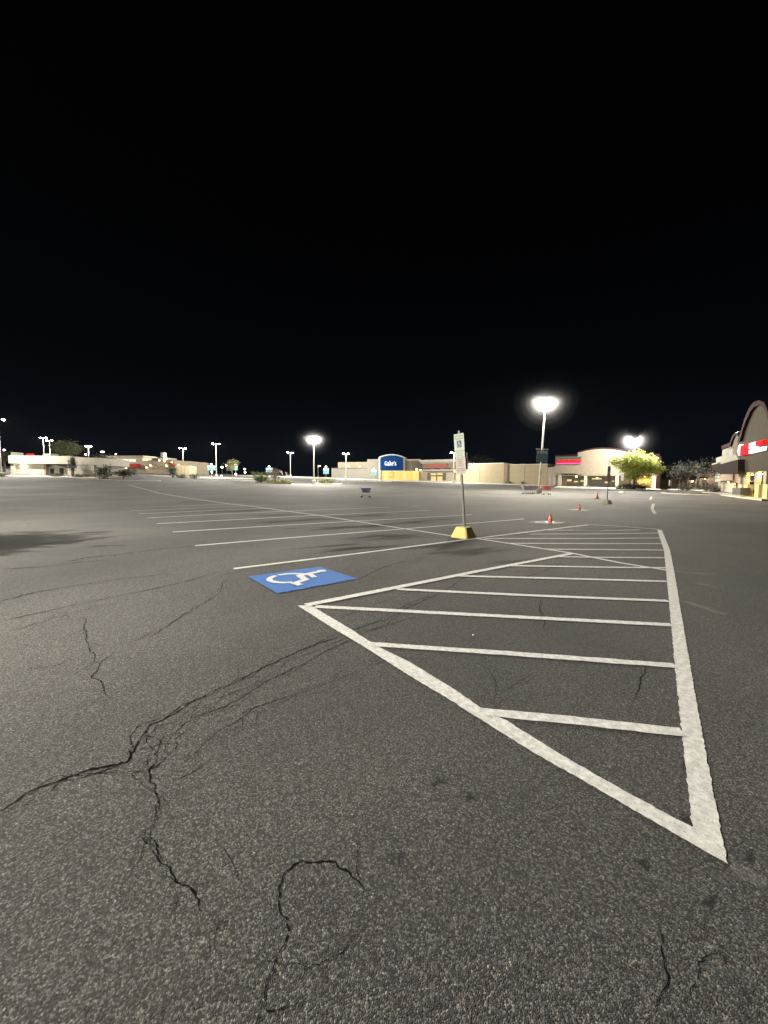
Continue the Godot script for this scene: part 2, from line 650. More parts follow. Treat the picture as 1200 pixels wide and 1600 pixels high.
func marking(called: String, quad: Array, worn := false) -> void:
	# a blue square with the wheelchair symbol: corners are the foot-left, head-left, head-right, foot-right of the symbol
	var up := next_lift()
	var c := []
	for p in quad:
		c.append(p)
	var at := func(x: float, y: float, lift: float) -> Vector3:
		var a: Vector3 = c[0]
		var b: Vector3 = c[1]
		var d: Vector3 = c[3]
		var e: Vector3 = c[2]
		return drop(a.lerp(b, y).lerp(d.lerp(e, y), x), up + lift)
	var n := 44
	var ls := PackedVector3Array()
	var rs := PackedVector3Array()
	for i in n + 1:
		ls.append(at.call(rng.randf_range(-0.012, 0.012), float(i) / n, 0.0))
		rs.append(at.call(1.0 + rng.randf_range(-0.012, 0.012), float(i) / n, 0.0))
	var st := ST()
	strip(st, ls, rs)
	var o := put(called, st, M["blue_paint_worn"] if worn else M["blue_paint"], lot)
	var sm := ST()
	var seg := func(a: Vector2, b: Vector2, w: float, lift: float) -> void:
		var d := (b - a).normalized() * w / 2.0
		var s := Vector2(-d.y, d.x)
		var qd := [a - s, b - s, b + s, a + s]
		var c4 := []
		for k in 4:
			c4.append(at.call(qd[k].x, qd[k].y, lift))
		face_up(sm, c4[0], c4[1], c4[2])
		face_up(sm, c4[0], c4[2], c4[3])
	for k in 18:
		var a0 := TAU * k / 18
		var a1 := TAU * (k + 1) / 18
		var hd := []
		for v2 in [Vector2.ZERO, Vector2(cos(a0), sin(a0)), Vector2(cos(a1), sin(a1))]:
			hd.append(at.call(0.29 + 0.068 * v2.x, 0.875 + 0.062 * v2.y, 0.005))
		face_up(sm, hd[0], hd[1], hd[2])
	seg.call(Vector2(0.31, 0.82), Vector2(0.37, 0.50), 0.095, 0.0046)
	seg.call(Vector2(0.335, 0.53), Vector2(0.645, 0.485), 0.085, 0.0050)
	seg.call(Vector2(0.34, 0.665), Vector2(0.58, 0.63), 0.07, 0.0054)
	seg.call(Vector2(0.615, 0.515), Vector2(0.72, 0.29), 0.09, 0.0058)
	seg.call(Vector2(0.69, 0.305), Vector2(0.84, 0.33), 0.08, 0.0062)
	for k in 26:
		var a0 := deg_to_rad(112.0 + 232.0 * k / 26.0)
		var a1 := deg_to_rad(112.0 + 232.0 * (k + 1) / 26.0)
		if k >= 9 and k < 10:
			continue
		var r0 := 0.205
		var r1 := 0.275
		var cc := Vector2(0.41, 0.375)
		var qd := [cc + Vector2(cos(a0), sin(a0)) * r0, cc + Vector2(cos(a1), sin(a1)) * r0, cc + Vector2(cos(a1), sin(a1)) * r1, cc + Vector2(cos(a0), sin(a0)) * r1]
		var c4 := []
		for j in 4:
			c4.append(at.call(qd[j].x, qd[j].y, 0.0042))
		face_up(sm, c4[0], c4[1], c4[2])
		face_up(sm, c4[0], c4[2], c4[3])
	put("wheelchair_symbol", sm, M["paint"], o)

func build_markings() -> void:
	var P_: Material = M["paint"]
	# stall lines and the spine of the double row
	line("spine_line", P_, [[200, 757.5], [225, 764], [250, 771], [300, 779], [350, 786.3], [400, 792], [500, 805.6], [600, 821.5], [705, 837.5], [745, 841.5], [893, 864.5], [970, 880], [1043, 891.5]], 0.10)
	line("stall_line", P_, [[365, 889], [560, 865], [742, 841.5], [920, 820]], 0.10)
	line("stall_line", P_, [[305, 853], [440, 841.5], [633, 826.5], [819, 811]], 0.10)
	line("stall_line", P_, [[270, 831.5], [400, 823.5], [550, 814.8], [737, 804.5]], 0.10)
	line("stall_line", P_, [[245, 818.5], [400, 810.5], [498, 805.3], [673, 797.5]], 0.10)
	line("stall_line", P_, [[231, 809.6], [330, 804], [448, 799], [610, 792.5]], 0.09)
	line("stall_line", P_, [[216, 803.2], [330, 798], [430, 793.8]], 0.09)
	line("stall_line", M["paint_worn"], [[205, 798.3], [320, 793.5], [420, 789.5]], 0.10)
	line("stall_line", M["paint_worn"], [[196, 793.8], [300, 790], [380, 787]], 0.10)
	# the hatched end of the row
	line("border_line", P_, [[478, 946.5], [620, 918.5], [745, 893.5], [893, 865.5]], 0.115)
	band("border_line", P_, [[486, 946.5], [550, 985], [587, 1009], [640, 1035], [707, 1076], [750, 1106], [790, 1126], [883, 1184], [975, 1236.5], [1086, 1296]], [[465, 946.5], [517, 980], [567, 1010], [640, 1056.5], [707, 1096.5], [742, 1119.5], [825, 1171.5], [917, 1224], [992, 1267.5], [1133, 1349]], 0.002)
	band("border_line", P_, [[1027, 828], [1037.5, 861], [1041.5, 900], [1049, 980], [1059.5, 1093], [1071, 1195], [1083, 1303]], [[1034, 828], [1047, 860], [1054, 896], [1068, 980], [1087.5, 1093], [1108, 1205], [1137, 1351]], 0.0022)
	line("border_line", P_, [[922, 820], [980, 823.5], [1030, 827.5]], 0.10)
	for h in [[[492, 948], [760, 962], [1050, 977]], [[573, 1006.5], [800, 1022], [1056, 1041]], [[752, 1113], [900, 1127], [1068, 1146]], [[620, 921], [820, 930.5], [1044, 939.5]], [[716, 900.3], [880, 904.5], [1042, 909]], [[797, 884.3], [940, 886.7], [1041, 887.7]], [[873, 870.3], [940, 871.3], [1039, 872]], [[855, 858.5], [940, 859.2], [1036, 860]], [[790, 849.3], [940, 850], [1034, 850]], [[757, 841.8], [940, 842], [1033, 841]], [[828, 835], [940, 834.6], [1031, 833.3]], [[856, 828.8], [940, 829.5], [1000, 828.4]]]:
		line("hatch_line", P_, h, 0.095 if h[0][1] < 1000 else 0.085)
	# ghosts of old lines in the drive lane
	line("faded_line", M["faded_paint"], [[1056, 893.5], [1085, 896], [1117, 899.5]], 0.10)
	line("faded_line", M["faded_paint"], [[1066, 940], [1095, 949], [1132, 962]], 0.12)
	line("faded_line", M["faded_paint"], [[1085, 910], [1105, 915], [1122, 919]], 0.10)
	line("faded_line", M["ghost_paint"], [[1142, 1352], [1170, 1368], [1198, 1386]], 0.06)
	line("faded_line", M["faded_paint"], [[830, 797], [865, 794], [900, 790]], 0.14)
	line("faded_line", M["faded_paint"], [[948, 798.5], [985, 795], [1030, 793]], 0.14)
	line("lane_mark", M["paint_worn"], [[1021, 787], [1019, 794], [1021, 800], [1024.5, 803]], 0.16, 0.02)
	line("lane_mark", M["paint_worn"], [[1018, 776], [1016, 781]], 0.16, 0.02)
	marking("accessible_marking", [G(388, 901.5), G(500, 886), G(558, 905), G(434, 928)])
	var a := Vector3(0.793, 0, -0.609)
	var b := Vector3(0.609, 0, 0.793)
	for c in [G(855, 816.5), G(906, 797)]:
		marking("accessible_marking", [c - a * 0.6 - b * 0.5, c + a * 0.6 - b * 0.5, c + a * 0.6 + b * 0.5, c - a * 0.6 + b * 0.5], true)

func build_cracks() -> void:
	for c in [
		[0.017, [[-90, 1318], [-40, 1292], [0, 1270], [50, 1240], [95, 1220], [140, 1205], [200, 1190], [212, 1172], [222, 1150], [232, 1133], [255, 1125], [278, 1115], [300, 1099], [340, 1078], [400, 1050], [440, 1030], [480, 1012], [520, 998], [548, 985], [600, 968], [640, 948], [690, 925], [722, 905], [760, 890]]],
		[0.014, [[233, 1290], [245, 1265], [243, 1240], [235, 1222], [230, 1205], [248, 1185], [262, 1160], [275, 1145], [290, 1130], [310, 1118], [350, 1105], [420, 1062], [470, 1040], [520, 1010], [580, 985], [660, 962]]],
		[0.015, [[243, 1240], [238, 1270], [234, 1300], [245, 1340], [262, 1355], [285, 1380], [305, 1395], [318, 1420], [312, 1450]]],
		[0.011, [[255, 1215], [270, 1200], [300, 1180], [325, 1158], [345, 1140], [375, 1125], [400, 1105], [450, 1090], [520, 1065], [560, 1048], [600, 1033], [690, 1027]]],
		[0.008, [[245, 1240], [258, 1228], [290, 1210], [320, 1193], [345, 1168]]],
		[0.008, [[204, 1192], [225, 1195], [232, 1206]]],
		[0.008, [[282, 1128], [300, 1118], [322, 1113], [350, 1090], [395, 1075]]],
		[0.010, [[330, 1310], [348, 1335], [367, 1362], [372, 1390], [380, 1420]]],
		[0.009, [[378, 1395], [372, 1430], [345, 1440], [325, 1465], [318, 1500], [303, 1535]]],
		[0.022, [[392, 1640], [398, 1612], [410, 1570], [420, 1540], [435, 1500], [442, 1475], [437, 1440], [432, 1420], [433, 1390], [445, 1365], [460, 1352], [480, 1350], [520, 1347], [545, 1358], [565, 1380], [572, 1410]]],
		[0.010, [[442, 1478], [460, 1470]]],
		[0.009, [[318, 1420], [345, 1408], [372, 1400]]],
		[0.010, [[432, 1420], [400, 1428], [372, 1430]]],
		[0.009, [[572, 1410], [560, 1450], [528, 1490], [470, 1520], [425, 1535]]],
		[0.009, [[367, 1362], [330, 1372], [285, 1380]]],
		[0.008, [[600, 1265], [560, 1275], [470, 1282], [430, 1290]]],
		[0.010, [[433, 1375], [420, 1376], [405, 1385], [370, 1398]]],
		[0.007, [[475, 1650], [490, 1580], [520, 1520], [515, 1500]]],
		[0.011, [[1025, 1420], [1030, 1450], [1035, 1500], [1043, 1540], [1020, 1570], [1012, 1605]]],
		[0.012, [[1185, 1478], [1130, 1485], [1105, 1500], [1090, 1515], [1085, 1540], [1075, 1565], [1090, 1605]]],
		[0.008, [[975, 1298], [978, 1325], [985, 1345]]],
		[0.008, [[1043, 1395], [1040, 1420], [1025, 1420]]],
		[0.011, [[130, 962], [135, 1000], [150, 1030], [160, 1045]]],
		[0.012, [[186, 1015], [160, 1032], [152, 1050], [143, 1056], [155, 1067], [162, 1085], [178, 1092]]],
		[0.010, [[128, 1000], [160, 1010], [185, 1008], [215, 1000], [240, 985]]],
		[0.012, [[-20, 945], [0, 940], [55, 926], [120, 915], [185, 905], [260, 897]]],
		[0.012, [[0, 972], [60, 958], [130, 943], [215, 925], [290, 909], [345, 893]]],
		[0.011, [[0, 992], [80, 967], [150, 948], [200, 938]]],
		[0.014, [[100, 878], [140, 871], [190, 866], [250, 858], [303, 853.5]]],
		[0.012, [[0, 890], [60, 886], [110, 880], [160, 876]]],
		[0.010, [[340, 900], [375, 893], [425, 885], [470, 878]]],
		[0.010, [[230, 1000], [290, 960], [340, 930], [352, 905]]],
		[0.009, [[560, 905], [580, 895], [610, 882], [640, 876]]],
		[0.012, [[762, 1040], [766, 1058], [774, 1072], [770, 1092], [775, 1112]]],
		[0.009, [[771, 1090], [800, 1075], [830, 1050]]],
		[0.007, [[690, 1150], [712, 1165], [735, 1182]]],
		[0.010, [[846, 935], [842, 950], [852, 968], [847, 985]]],
		[0.010, [[985, 1100], [1000, 1075], [1012, 1045], [1008, 1020]]],
		[0.009, [[1070, 1165], [1072, 1220], [1066, 1265]]],
		[0.008, [[500, 980], [560, 955], [620, 932], [665, 918]]],
		[0.008, [[810, 905], [850, 893], [880, 878]]],
		[0.010, [[1100, 1120], [1140, 1135], [1180, 1130]]],
		[0.008, [[1150, 1150], [1165, 1185], [1190, 1200]]],
		[0.009, [[0, 1060], [40, 1045], [90, 1040], [120, 1025]]],
	]:
		crack(c[1], c[0] * 0.68)
		if c[0] > 0.0105 and c[1].size() > 8 and c[1][0][1] < 1320:      # a finer companion runs beside each long crack
			for off in [[-14, 5], [12, 9]]:
				var p2 := []
				for p in c[1]:
					var k: float = (p[1] - 750.0) / 500.0
					p2.append([p[0] + (off[0] + rng.randfn() * 9.0) * k, p[1] + (off[1] + rng.randfn() * 7.0) * k])
				var a0 := rng.randi_range(0, 3)
				crack(p2.slice(a0, p2.size() - rng.randi_range(0, 3)), c[0] * 0.42)
	# oil and tyre marks in the stalls
	for s in [[520, 853, 1.0, 0.14, 0.55, 0.7], [560, 857, 1.1, 0.22, 0.5, 0.8], [590, 860, 0.9, 0.12, 0.6, 0.7], [700, 852, 1.3, 0.5, 0.65, 0.5], [725, 862, 1.0, 0.35, 0.6, 0.45], [590, 838, 1.2, 0.35, 0.6, 0.5], [620, 840, 1.3, 0.4, 0.65, 0.4], [535, 824, 1.4, 0.4, 0.6, 0.55], [570, 823, 1.5, 0.4, 0.6, 0.5], [440, 815, 1.5, 0.35, 0.6, 0.5], [490, 812, 1.5, 0.5, 0.6, 0.6], [570, 806, 1.8, 0.5, 0.6, 0.5], [430, 805, 1.5, 0.5, 0.6, 0.5], [380, 798, 2.0, 0.6, 0.6, 0.6], [310, 784, 1.8, 0.5, 0.5, 0.5], [640, 817, 1.4, 0.4, 0.6, 0.5], [690, 812, 1.6, 0.3, 0.6, 0.4], [760, 862, 0.8, 0.3, 0.6, 0.35], [800, 878, 0.7, 0.2, 0.5, 0.35], [460, 826, 0.6, 0.15, 0.5, 0.4], [165, 853, 0.5, 0.08, 0.3, 0.6], [1078, 1285, 0.03, 0.06, 0.2, 0.6], [685, 1222, 0.05, 0.03, 0.3, 0.6], [735, 1247, 0.03, 0.03, 0.0, 0.6], [620, 1340, 0.04, 0.03, 0.0, 0.5], [1003, 1350, 0.03, 0.03, 0.0, 0.6], [1108, 1410, 0.05, 0.02, 0.5, 0.6], [1170, 1340, 0.06, 0.02, 0.7, 0.5]]:
		stain(s[0], s[1], s[2], s[3], s[4], s[5])
	# a pale pebble lying in the hatched area
	var pb := ST()
	ball(pb, Vector3(0, 0.012, 0), Vector3(0.013, 0.009, 0.010), 8)
	var o := put("pebble", pb, M["pale_concrete"], self)
	o.position = G(740, 994)
	tag(o, "small pale pebble lying on the asphalt between two hatch lines", "pebble")

# ---------------------------------------------------------------- street furniture
func lamp_pole(label: String, at: Vector3, height: float, energy: float, heads: int, turn: float, lean := 0.0, warm := Color(1.0, 0.972, 0.91), group := "lamp posts of the parking lot", r := 0.11) -> Node3D:
	var o := thing("street_lamp", label, "street lamp", at, 0.0, group)
	var bs := ST()
	tube(bs, Vector3(0, -0.3, 0), Vector3(0, 0.75, 0), 0.34, 0.34, 16)
	tube(bs, Vector3(0, 0.75, 0), Vector3(0, 0.79, 0), 0.34, 0.30, 16)
	put("concrete_base", bs, M["pale_concrete"])
	var ps := ST()
	tube(ps, Vector3(0, 0.79, 0), Vector3(0, height, 0), r, r * 0.62, 12)
	put("pole", ps, M["pole_metal"])
	var as_ := ST()
	var yaw := Basis(Vector3.UP, turn)
	for k in heads:
		var d := yaw * Vector3(cos(TAU * k / heads), 0, sin(TAU * k / heads))
		tube(as_, Vector3(0, height - 0.06, 0), d * 0.5 + Vector3(0, height - 0.02, 0), 0.035, 0.035, 6)
	put("arm", as_, M["pole_metal"])
	for k in heads:
		var b := yaw * Basis(Vector3.UP, -TAU * k / heads)
		var x := Transform3D(b, b * Vector3(0.78, 0, 0) + Vector3(0, height, 0))
		var hs := ST()
		bx(hs, Vector3(-0.32, 0.0, -0.2), Vector3(0.32, 0.10, 0.2), x)
		bx(hs, Vector3(-0.24, 0.10, -0.14), Vector3(0.24, 0.15, 0.14), x)
		var h := put("lamp_head", hs, M["dark_metal"])
		var ls := ST()
		ball(ls, x * Vector3(0, -0.07, 0), Vector3(0.23, 0.15, 0.23), 12)
		put("lamp_lens", ls, M["lamp_glow"], h)
		light(x * Vector3(0, -0.08, 0), energy * LAMPS / heads, warm, o, 0.16)
	return o

func lamp_px(label: String, px: float, ptop: float, depth: float, energy: float, heads: int, turn: float) -> Node3D:
	var b := on(px, depth)
	return lamp_pole(label, b, W(px, ptop, depth).y - b.y, energy, heads, turn)

func accessible_sign(label: String, at: Vector3, turn: float, lean: float, base_mat: Material, detail: bool, shade: float) -> Node3D:
	var o := thing("accessible_sign", label, "parking sign", at, turn, "parking signs on concrete blocks")
	# a block like a cut pyramid with softened edges
	var st := ST()
	var lv := [[0.0, 0.245], [0.025, 0.25], [0.265, 0.165], [0.285, 0.15]]
	var ring := func(k: int) -> Array:
		var r: float = lv[k][1]
		var y: float = lv[k][0]
		var c := 0.03
		return [Vector3(-r + c, y, r), Vector3(r - c, y, r), Vector3(r, y, r - c), Vector3(r, y, -r + c), Vector3(r - c, y, -r), Vector3(-r + c, y, -r), Vector3(-r, y, -r + c), Vector3(-r, y, r - c)]
	st.set_smooth_group(-1)
	for k in 3:
		var a: Array = ring.call(k)
		var b: Array = ring.call(k + 1)
		for i in 8:
			var j := (i + 1) % 8
			for p in [a[i], b[i], b[j], a[i], b[j], a[j]]:
				st.add_vertex(p)
	var tp: Array = ring.call(3)
	for i in range(1, 7):
		for p in [tp[0], tp[i + 1], tp[i]]:
			st.add_vertex(p)
	st.generate_normals()
	put("concrete_base", st, base_mat)
	# the post and its panels lean together
	var tilt := Transform3D(Basis(Vector3(0, 0, 1).rotated(Vector3.UP, -turn), lean), Vector3(0, 0.27, 0))
	var ps := ST()
	bx(ps, Vector3(-0.03, -0.05, -0.045), Vector3(-0.008, 2.52, -0.012), tilt)
	bx(ps, Vector3(0.008, -0.05, -0.045), Vector3(0.03, 2.52, -0.012), tilt)
	bx(ps, Vector3(-0.024, -0.05, -0.022), Vector3(0.024, 2.55, -0.005), tilt)
	put("post", ps, M["galvanised"])
	var back := ST()
	bx(back, Vector3(-0.11, 1.53, -0.052), Vector3(0.195, 1.97, -0.047), tilt)
	put("rear_panel", back, M["sign_back"])
	for pn in [["sign_panel", "sign_white", 2.03, 2.475, 0.0], ["penalty_panel", "sign_white", 1.865, 2.022, 0.0], ["tow_panel", "sign_cream", 1.41, 1.86, 0.012]]:
		var s := ST()
		var hw := 0.152
		var r := 0.02
		var pts := PackedVector2Array()
		for cn in [[hw - r, pn[3] - r, 0], [-hw + r, pn[3] - r, 1], [-hw + r, pn[2] + r, 2], [hw - r, pn[2] + r, 3]]:
			for k in 4:
				var a: float = (cn[2] + k / 3.0) * PI / 2.0
				pts.append(Vector2(cn[0] + r * cos(a), cn[1] + r * sin(a)))
		prism(s, pts, 0.0, 0.004)
		var m: Material = M[pn[1]]
		var panel := put(pn[0], s, m)
		panel.transform = tilt * Transform3D(Basis(), Vector3(pn[4], 0, 0))
		if not detail and pn[0] != "sign_panel":
			continue
		if pn[0] == "sign_panel":
			var bs := ST()
			bx(bs, Vector3(-0.068, 2.12, 0.0045), Vector3(0.068, 2.295, 0.0065))
			put("symbol_plate", bs, M["sign_blue"], panel)
			var w := ST()
			ball(w, Vector3(-0.012, 2.272, 0.007), Vector3(0.011, 0.011, 0.002), 10)
			bx(w, Vector3(-0.019, 2.205, 0.007), Vector3(-0.004, 2.262, 0.009))
			bx(w, Vector3(-0.012, 2.198, 0.007), Vector3(0.028, 2.21, 0.0095))
			bx(w, Vector3(-0.012, 2.232, 0.007), Vector3(0.02, 2.241, 0.0092))
			bx(w, Vector3(0.022, 2.155, 0.007), Vector3(0.033, 2.204, 0.0088))
			bx(w, Vector3(0.03, 2.152, 0.007), Vector3(0.045, 2.161, 0.0091))
			for k in 14:
				var a0 := deg_to_rad(115.0 + 230.0 * k / 14.0)
				var c := Vector3(-0.004 + 0.037 * cos(a0), 2.183 + 0.037 * sin(a0), 0.008)
				bx(w, c - Vector3(0.0055, 0.0055, 0.001), c + Vector3(0.0055, 0.0055, 0.0008))
			put("wheelchair_symbol", w, M["sign_white"], panel)
		if not detail:
			continue
		if pn[0] == "sign_panel":
			for t in [["RESERVED", 2.415], ["PARKING", 2.345]]:
				words(t[0], 0.043, M["sign_green"], Vector3(0, t[1], 0.0045), panel)
		elif pn[0] == "penalty_panel":
			for y in [1.985, 1.945, 1.905]:
				row(panel, M["sign_green"], y, 0.10 if y > 1.98 or y < 1.91 else 0.07, 0.016)
		else:
			for t in [[1.80, 0.09], [1.745, 0.075], [1.705, 0.06], [1.655, 0.085], [1.565, 0.11], [1.51, 0.115]]:
				row(panel, M["sign_red"], t[0], t[1], 0.024)
	var bo := ST()
	for y in [1.46, 1.81, 1.9, 2.07, 2.44]:
		ball(bo, tilt * Vector3(0, y, 0.006), Vector3(0.008, 0.008, 0.004), 6)
	put("bolt", bo, M["galvanised"])
	return o

func words(t: String, size: float, m: Material, at: Vector3, parent: Node, depth := 0.002, serif := false, max_w := 0.0) -> MeshInstance3D:
	var tm := TextMesh.new()
	var f := SystemFont.new()
	f.font_names = PackedStringArray(["Droid Serif" if serif else "Droid Sans"])
	f.font_weight = 700
	f.font_italic = serif
	tm.font = f
	tm.text = t
	tm.font_size = 64
	tm.pixel_size = size / 46.0
	tm.depth = depth
	tm.curve_step = 2.0
	var o := putm("lettering", tm, m, parent)
	o.position = at
	if max_w > 0.0:
		var w := tm.get_aabb().size.x
		o.scale = Vector3(max_w / w, 1, 1)
	return o

func row(parent: Node, m: Material, y: float, half: float, h: float) -> void:
	# a line of print too fine to read, in word-long pieces
	var st := ST()
	var x := -half
	while x < half - 0.012:
		var w := minf(rng.randf_range(0.018, 0.05), half - x)
		var k := x
		while k < x + w - 0.004:
			bx(st, Vector3(k, y - h / 2, 0.0045), Vector3(k + 0.005, y + h / 2 * rng.randf_range(0.6, 1.0), 0.0055))
			bx(st, Vector3(k + 0.005, y - h / 2, 0.0045), Vector3(k + 0.008, y - h / 5, 0.0055))
			k += 0.0105
		x += w + 0.012
	put("print_line", st, m, parent)

func cone(label: String, at: Vector3, h: float) -> void:
	thing("traffic_cone", label, "traffic cone", at, rng.randf() * 3.0, "traffic cones in the lot")
	var bs := ST()
	bx(bs, Vector3(-0.4, 0.0, -0.4) * h, Vector3(0.4, 0.06, 0.4) * h)
	put("base_plate", bs, M["rubber"] if h > 0.45 else M["orange"])
	var c := ST()
	tube(c, Vector3(0, 0.06, 0) * h, Vector3(0, 0.45, 0) * h, 0.25 * h, 0.165 * h, 18)
	tube(c, Vector3(0, 0.62, 0) * h, Vector3(0, 1.0, 0) * h, 0.13 * h, 0.05 * h, 18)
	put("cone_body", c, M["orange"])
	var l := ST()
	tube(l, Vector3(0, 0.45, 0) * h, Vector3(0, 0.62, 0) * h, 0.167 * h, 0.132 * h, 18)
	put("collar", l, M["cone_collar"] if h < 0.45 else M["orange"])

func cart(label: String, at: Vector3, turn: float, m: Material, called := "shopping_cart", group := "shopping carts left in the lot") -> Node3D:
	var o := thing(called, label, "shopping cart", at, turn, group)
	var y0 := 0.52
	# basket: a tapering open box of slats
	var b := ST()
	for k in 7:
		var f := k / 6.0
		var y := lerpf(y0, 0.92, f)
		var x0 := lerpf(-0.34, -0.42, f)
		var x1 := lerpf(0.36, 0.48, f)
		var w := lerpf(0.21, 0.28, f)
		for s in [-1.0, 1.0]:
			bx(b, Vector3(x0, y - 0.021, s * w - 0.008), Vector3(x1, y + 0.021, s * w + 0.008))
		bx(b, Vector3(x1 - 0.01, y - 0.021, -w), Vector3(x1 + 0.01, y + 0.021, w))
		bx(b, Vector3(x0 - 0.01, y - 0.021, -w), Vector3(x0 + 0.01, y + 0.021, w))
	for k in 8:
		var f := k / 7.0
		for s in [-1.0, 1.0]:
			tube(b, Vector3(lerpf(-0.34, 0.36, f), y0, s * 0.21), Vector3(lerpf(-0.42, 0.48, f), 0.93, s * 0.285), 0.009, 0.009, 5)
	bx(b, Vector3(-0.34, y0 - 0.03, -0.21), Vector3(0.36, y0 - 0.015, 0.21))
	put("basket", b, m)
	var f_ := ST()
	for s in [-1.0, 1.0]:
		tube(f_, Vector3(0.42, 0.14, s * 0.2), Vector3(-0.44, 0.18, s * 0.24), 0.014, 0.014, 6)
		tube(f_, Vector3(-0.44, 0.18, s * 0.24), Vector3(-0.40, 0.5, s * 0.24), 0.014, 0.014, 6)
		tube(f_, Vector3(-0.40, 0.5, s * 0.24), Vector3(-0.56, 1.0, s * 0.26), 0.014, 0.014, 6)
		tube(f_, Vector3(-0.2, 0.17, s * 0.23), Vector3(0.3, y0 - 0.02, s * 0.2), 0.012, 0.012, 6)
	put("frame", f_, M["cart_grey"])
	var h := ST()
	tube(h, Vector3(-0.56, 1.0, -0.27), Vector3(-0.56, 1.0, 0.27), 0.02, 0.02, 8)
	put("handle", h, m)
	for x in [-0.42, 0.4]:
		for s in [-1.0, 1.0]:
			var w := ST()
			tube(w, Vector3(x, 0.065, s * 0.21 - 0.015), Vector3(x, 0.065, s * 0.21 + 0.015), 0.065, 0.065, 10)
			bx(w, Vector3(x - 0.015, 0.06, s * 0.21 - 0.022), Vector3(x + 0.015, 0.16, s * 0.21 + 0.022))
			put("wheel", w, M["rubber"])
	return o

func lit_sign(label: String, px: float, ptop: float, pbot: float, half_px: float, depth: float) -> void:
	# a small cyan panel on a post under a hooded white lamp
	var g := on(px, depth)
	var top := W(px, ptop, depth).y - g.y
	var low := W(px, pbot, depth).y - g.y
	var hw := half_px / FPX * depth
	thing("lit_sign", label, "sign", g, 0.0, "small lit cyan signs on posts")
	var p := ST()
	tube(p, Vector3(0, -0.2, -0.06), Vector3(0, top + 0.45, -0.06), 0.05, 0.05, 8)
	put("post", p, M["pole_metal"])
	var s := ST()
	bx(s, Vector3(-hw, low, -0.03), Vector3(hw, top, 0.04))
	put("sign_panel", s, M["cyan_sign_glow"])
	box("sign_header", M["letters_white_glow"], Vector3(-hw * 0.98, lerpf(low, top, 0.62), 0.041), Vector3(hw * 0.98, top - 0.02, 0.06))
	var h := ST()
	bx(h, Vector3(-0.3, top + 0.45, -0.1), Vector3(0.3, top + 0.55, 0.34))
	var hood := put("lamp_hood", h, M["dark_metal"])
	var b := ST()
	ball(b, Vector3(0, top + 0.38, 0.16), Vector3(0.23, 0.16, 0.2), 10)
	put("lamp_bulb", b, M["far_lamp_glow"], hood)
	light(Vector3(0, top + 0.36, 0.17), 14.0, Color(0.95, 1.0, 1.0), T, 0.12)

# ---------------------------------------------------------------- plants
func leaves(st: SurfaceTool, c: Vector3, r: Vector3, n: int, size: float, col: Color, vary := 0.35, clump := 14) -> void:
	var k := 0
	while k < n:
		var d := Vector3(rng.randfn(), rng.randfn(), rng.randfn()).normalized()
		var rad := pow(rng.randf(), 0.45) * rng.randf_range(0.72, 1.06)
		var cc := c + d * r * rad
		var tone := 1.0 + rng.randf_range(-vary, vary)
		for i in clump:
			if k >= n:
				break
			k += 1
			var p := cc + Vector3(rng.randfn(), rng.randfn() * 0.7, rng.randfn()) * size * 1.7
			var a := Vector3(rng.randfn(), rng.randfn(), rng.randfn()).normalized()
			var b := a.cross(Vector3(rng.randfn(), rng.randfn(), rng.randfn())).normalized()
			var s := size * rng.randf_range(0.6, 1.25)
			var cl := col * (tone * rng.randf_range(0.8, 1.2))
			cl.a = 1.0
			st.set_color(cl)
			st.set_normal(a.cross(b).normalized())
			for v in [p - a * s * 0.6, p + b * s * 0.32, p + a * s * 0.7, p - a * s * 0.6, p + a * s * 0.7, p - b * s * 0.32]:
				st.add_vertex(v)

func limbs(st: SurfaceTool, a: Vector3, d: Vector3, len_: float, r: float, depth: int, spread := 0.6) -> void:
	var mid := a + d * len_ * 0.5 + Vector3(rng.randfn(), rng.randfn(), rng.randfn()) * len_ * 0.05
	var b := a + d * len_
	tube(st, a, mid, r, r * 0.82, 6)
	tube(st, mid, b, r * 0.82, r * 0.62, 6)
	if depth <= 0:
		return
	for i in 3:
		var n := (d + Vector3(rng.randfn(), rng.randfn() * 0.5 + 0.2, rng.randfn()) * spread).normalized()
		limbs(st, b.lerp(mid, 0.3 * i / 2.0), n, len_ * rng.randf_range(0.6, 0.8), r * 0.58, depth - 1, spread)

func tree(called: String, label: String, at: Vector3, trunk_h: float, crowns: Array, n: int, leaf: float, col: Color, m: Material, r := 0.14, category := "tree", group := "", bark := "bark", branch := 2) -> Node3D:
	var o := thing(called, label, category, at, 0.0, group)
	var st := ST()
	tube(st, Vector3(0, -0.25, 0), Vector3(0.03, trunk_h * 0.55, 0), r * 1.25, r, 10)
	limbs(st, Vector3(0.03, trunk_h * 0.55, 0), Vector3(0, 1, 0.02), trunk_h * 0.5, r * 0.95, branch)
	for c in crowns:
		tube(st, Vector3(0, trunk_h * 0.8, 0), c[0], r * 0.5, r * 0.15, 6)
	put("trunk", st, M[bark])
	var total := 0.0
	for c in crowns:
		total += c[1].x * c[1].y
	var ls := ST()
	for c in crowns:
		leaves(ls, c[0], c[1], int(n * c[1].x * c[1].y / total), leaf, col)
	put("crown", ls, m)
	return o

